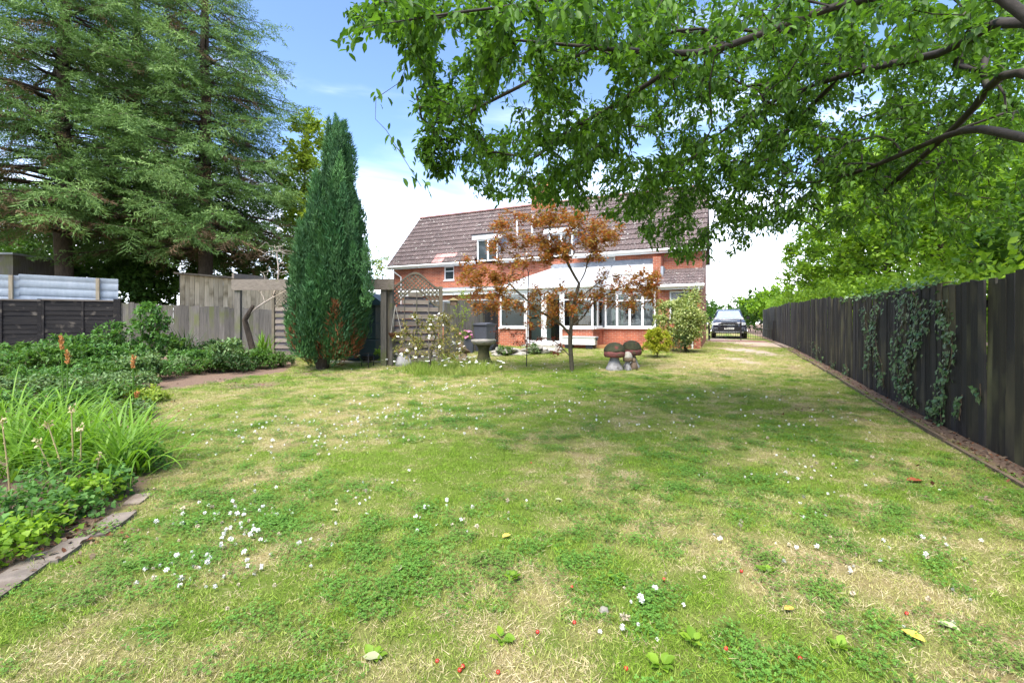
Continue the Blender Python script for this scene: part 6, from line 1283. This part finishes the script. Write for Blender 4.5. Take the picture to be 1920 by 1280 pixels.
# ------------------------------------------------------------------ ivy on the fence
def ivy(label, px, y0, y1, wpx, n, seed, wisp=False):
    rng = np.random.default_rng(seed); a = fpt(px, y0); c = fpt(px, y1); t = thing('ivy_strand', label, 'ivy', (FENCE_X-.014, float(a[1]), max(0., float(c[2]))), 0, 'ivy strands on the black fence')
    wd = abs(fpt(px+wpx/2, y0)[1]-fpt(px-wpx/2, y0)[1]); zt, zb = a[2]-t.location.z, 0.
    z = zb+(zt-zb)*rng.random(n); bend = wd*.35*np.sin(z*4+seed); yv = bend+rng.normal(0, wd*.28, n)*(.55+.45*(z-zb)/(zt-zb+.01)); xo = -rng.uniform(.012, .075, n)
    p = np.stack([xo, yv, z], 1); d = np.stack([-rng.uniform(.0, .5, n), rng.normal(0, .6, n), -1+rng.normal(0, .5, n)], 1); nr = np.stack([-np.ones(n), rng.normal(0, .35, n), rng.uniform(.0, .6, n)], 1)
    V, FL, w = scatter(T_IVY, p, d, nr, rng.uniform(.035, .075, n), 1.15, rng.random(n)); link('leaves', mesh_np('leaves', V, FL, 'ivy_leaf', w), t)
    b = MB()
    for k in range(2):
        zz = np.linspace(zb, zt, 9); b.tube([(-.010, wd*.35*math.sin(q*4+seed)+rng.normal(0, wd*.06), q) for q in zz], .0035, 4)
    b.build('stem', 'twig_dead', t)
for i, (lb, px, y0, y1, wpx, n) in enumerate((('thin ivy strand left of the dense ivy on the fence', 1629, 572, 690, 16, 120), ('ivy strand second from the left of the tall ones', 1650, 566, 722, 22, 210), ('ragged ivy strand beside the densest one', 1690, 556, 752, 22, 190), ('densest ivy curtain hanging from the fence top', 1716, 548, 756, 46, 520), ('tall ivy strand nearest the camera reaching the ground', 1778, 560, 800, 34, 330), ('short ivy shoot low on the near fence boards', 1808, 740, 790, 14, 26), ('ivy tuft at the foot of the fence beneath the nearest strand', 1752, 748, 785, 20, 40), ('small ivy patch on the far half of the fence', 1530, 640, 680, 26, 70), ('tiny ivy clump low on the middle boards', 1587, 682, 702, 14, 24), ('little ivy clump left of the middle boards', 1565, 676, 692, 10, 18), ('pale ivy sprig near the worn green boards', 1846, 720, 750, 12, 14), ('thin ivy wisp near the far boards', 1500, 640, 668, 10, 26))):
    ivy(lb, px, y0, y1, wpx, n, 600+i)
# ivy along the fence top
tpi = thing('ivy_trail', 'dark ivy trailing along the top edge of the fence', 'ivy', (FENCE_X, 9.0, float(gz(FENCE_X, 9))+1.8)); n = 420
p = np.stack([rng.uniform(-.08, .12, n), rng.uniform(-1.5, 4.0, n), rng.normal(.03, .05, n)], 1); V, FL, w = scatter(T_IVY, p, rnd_dirs(rng, n)+np.array((-.5, 0, -.3)), rnd_dirs(rng, n)*.5+np.array((-.4, 0, 1)), rng.uniform(.04, .08, n), 1.1, rng.random(n)); link('leaves', mesh_np('leaves', V, FL, 'ivy_leaf', w), tpi)
MB().tube([(.02, -1.5, .01), (.03, .5, .03), (.02, 4, .02)], .008, 5).build('stem', 'twig_dead', tpi)
# leaf litter on the earth strip and under the trees
def litter_src(i): 
    V, FL, w = scatter(T_LEAF, np.zeros((1, 3)), np.array([(1., 0, .1)]), np.array([(0, .1*i, 1.)]), .06, 1.2); return bpy.data.objects.new('litter_leaf', mesh_np('litter_leaf', V, FL, ('brown_stone', 'twig_dead', 'coir')[i]))
n = 1500; y_ = 3.5+20*rng.random(n)**1.6; x_ = rng.uniform(2.27, 2.58, n); p = np.stack([x_, y_, gz(x_, y_)+.012], 1)
q = np.array([GP(rng.normal(u, su), max(690, rng.normal(v, sv))) for u, v, su, sv, m_ in ((590, 703, 45, 5, 120), (440, 722, 60, 6, 120), (1480, 770, 30, 6, 40), (1820, 900, 60, 20, 60), (300, 770, 30, 15, 60), (180, 985, 40, 18, 90), (90, 1010, 60, 20, 120), (20, 1040, 50, 20, 90)) for _ in range(m_)]); q[:, 2] += .016
p = np.concatenate([p, q]); scatter_stuff('leaf_litter', 'brown fallen leaf litter on the bare earth strips', 'leaf litter', p, rots(len(p), .5), rng.uniform(.3, .85, len(p)), rng.integers(0, 3, len(p)), np.zeros(len(p)), inst_group('leaf_litter', [litter_src(i) for i in range(3)]))
# broad-leaved weeds in the foreground lawn
for i, (px, py, lb) in enumerate(((700, 1235, 'broad leaved dock weed at the lower edge of the lawn'), (940, 1200, 'leafy weed rosette near the red cherries'), (1160, 1090, 'small round leaved weed in the clover'), (1300, 1205, 'bright weed among the lower clover'), (1570, 1215, 'pale yellow green weed at the lower right'), (1240, 1250, 'green weed low in the middle of the lawn edge'), (960, 1085, 'small weed left of the worn path'), (1440, 1075, 'yellowish weed right of the clover'))):
    q = GP(px, py); rg = np.random.default_rng(700+i); n = 13; a = rg.uniform(0, 6.28, n); d = np.stack([np.cos(a), np.sin(a), rg.uniform(.15, .7, n)], 1); V, FL, w = scatter(T_LEAF, np.stack([.01*np.cos(a), .01*np.sin(a), np.full(n, .012)], 1), d, np.tile((0, 0, 1.), (n, 1))+rg.normal(0, .2, (n, 3)), rg.uniform(.02, .06, n), 1.5, rg.random(n))
    o = link('lawn_weed', mesh_np('lawn_weed', V, FL, 'bright_leaf', w)); o.location = tuple(q); tag(o, lb, 'weed', 'weeds in the lawn')
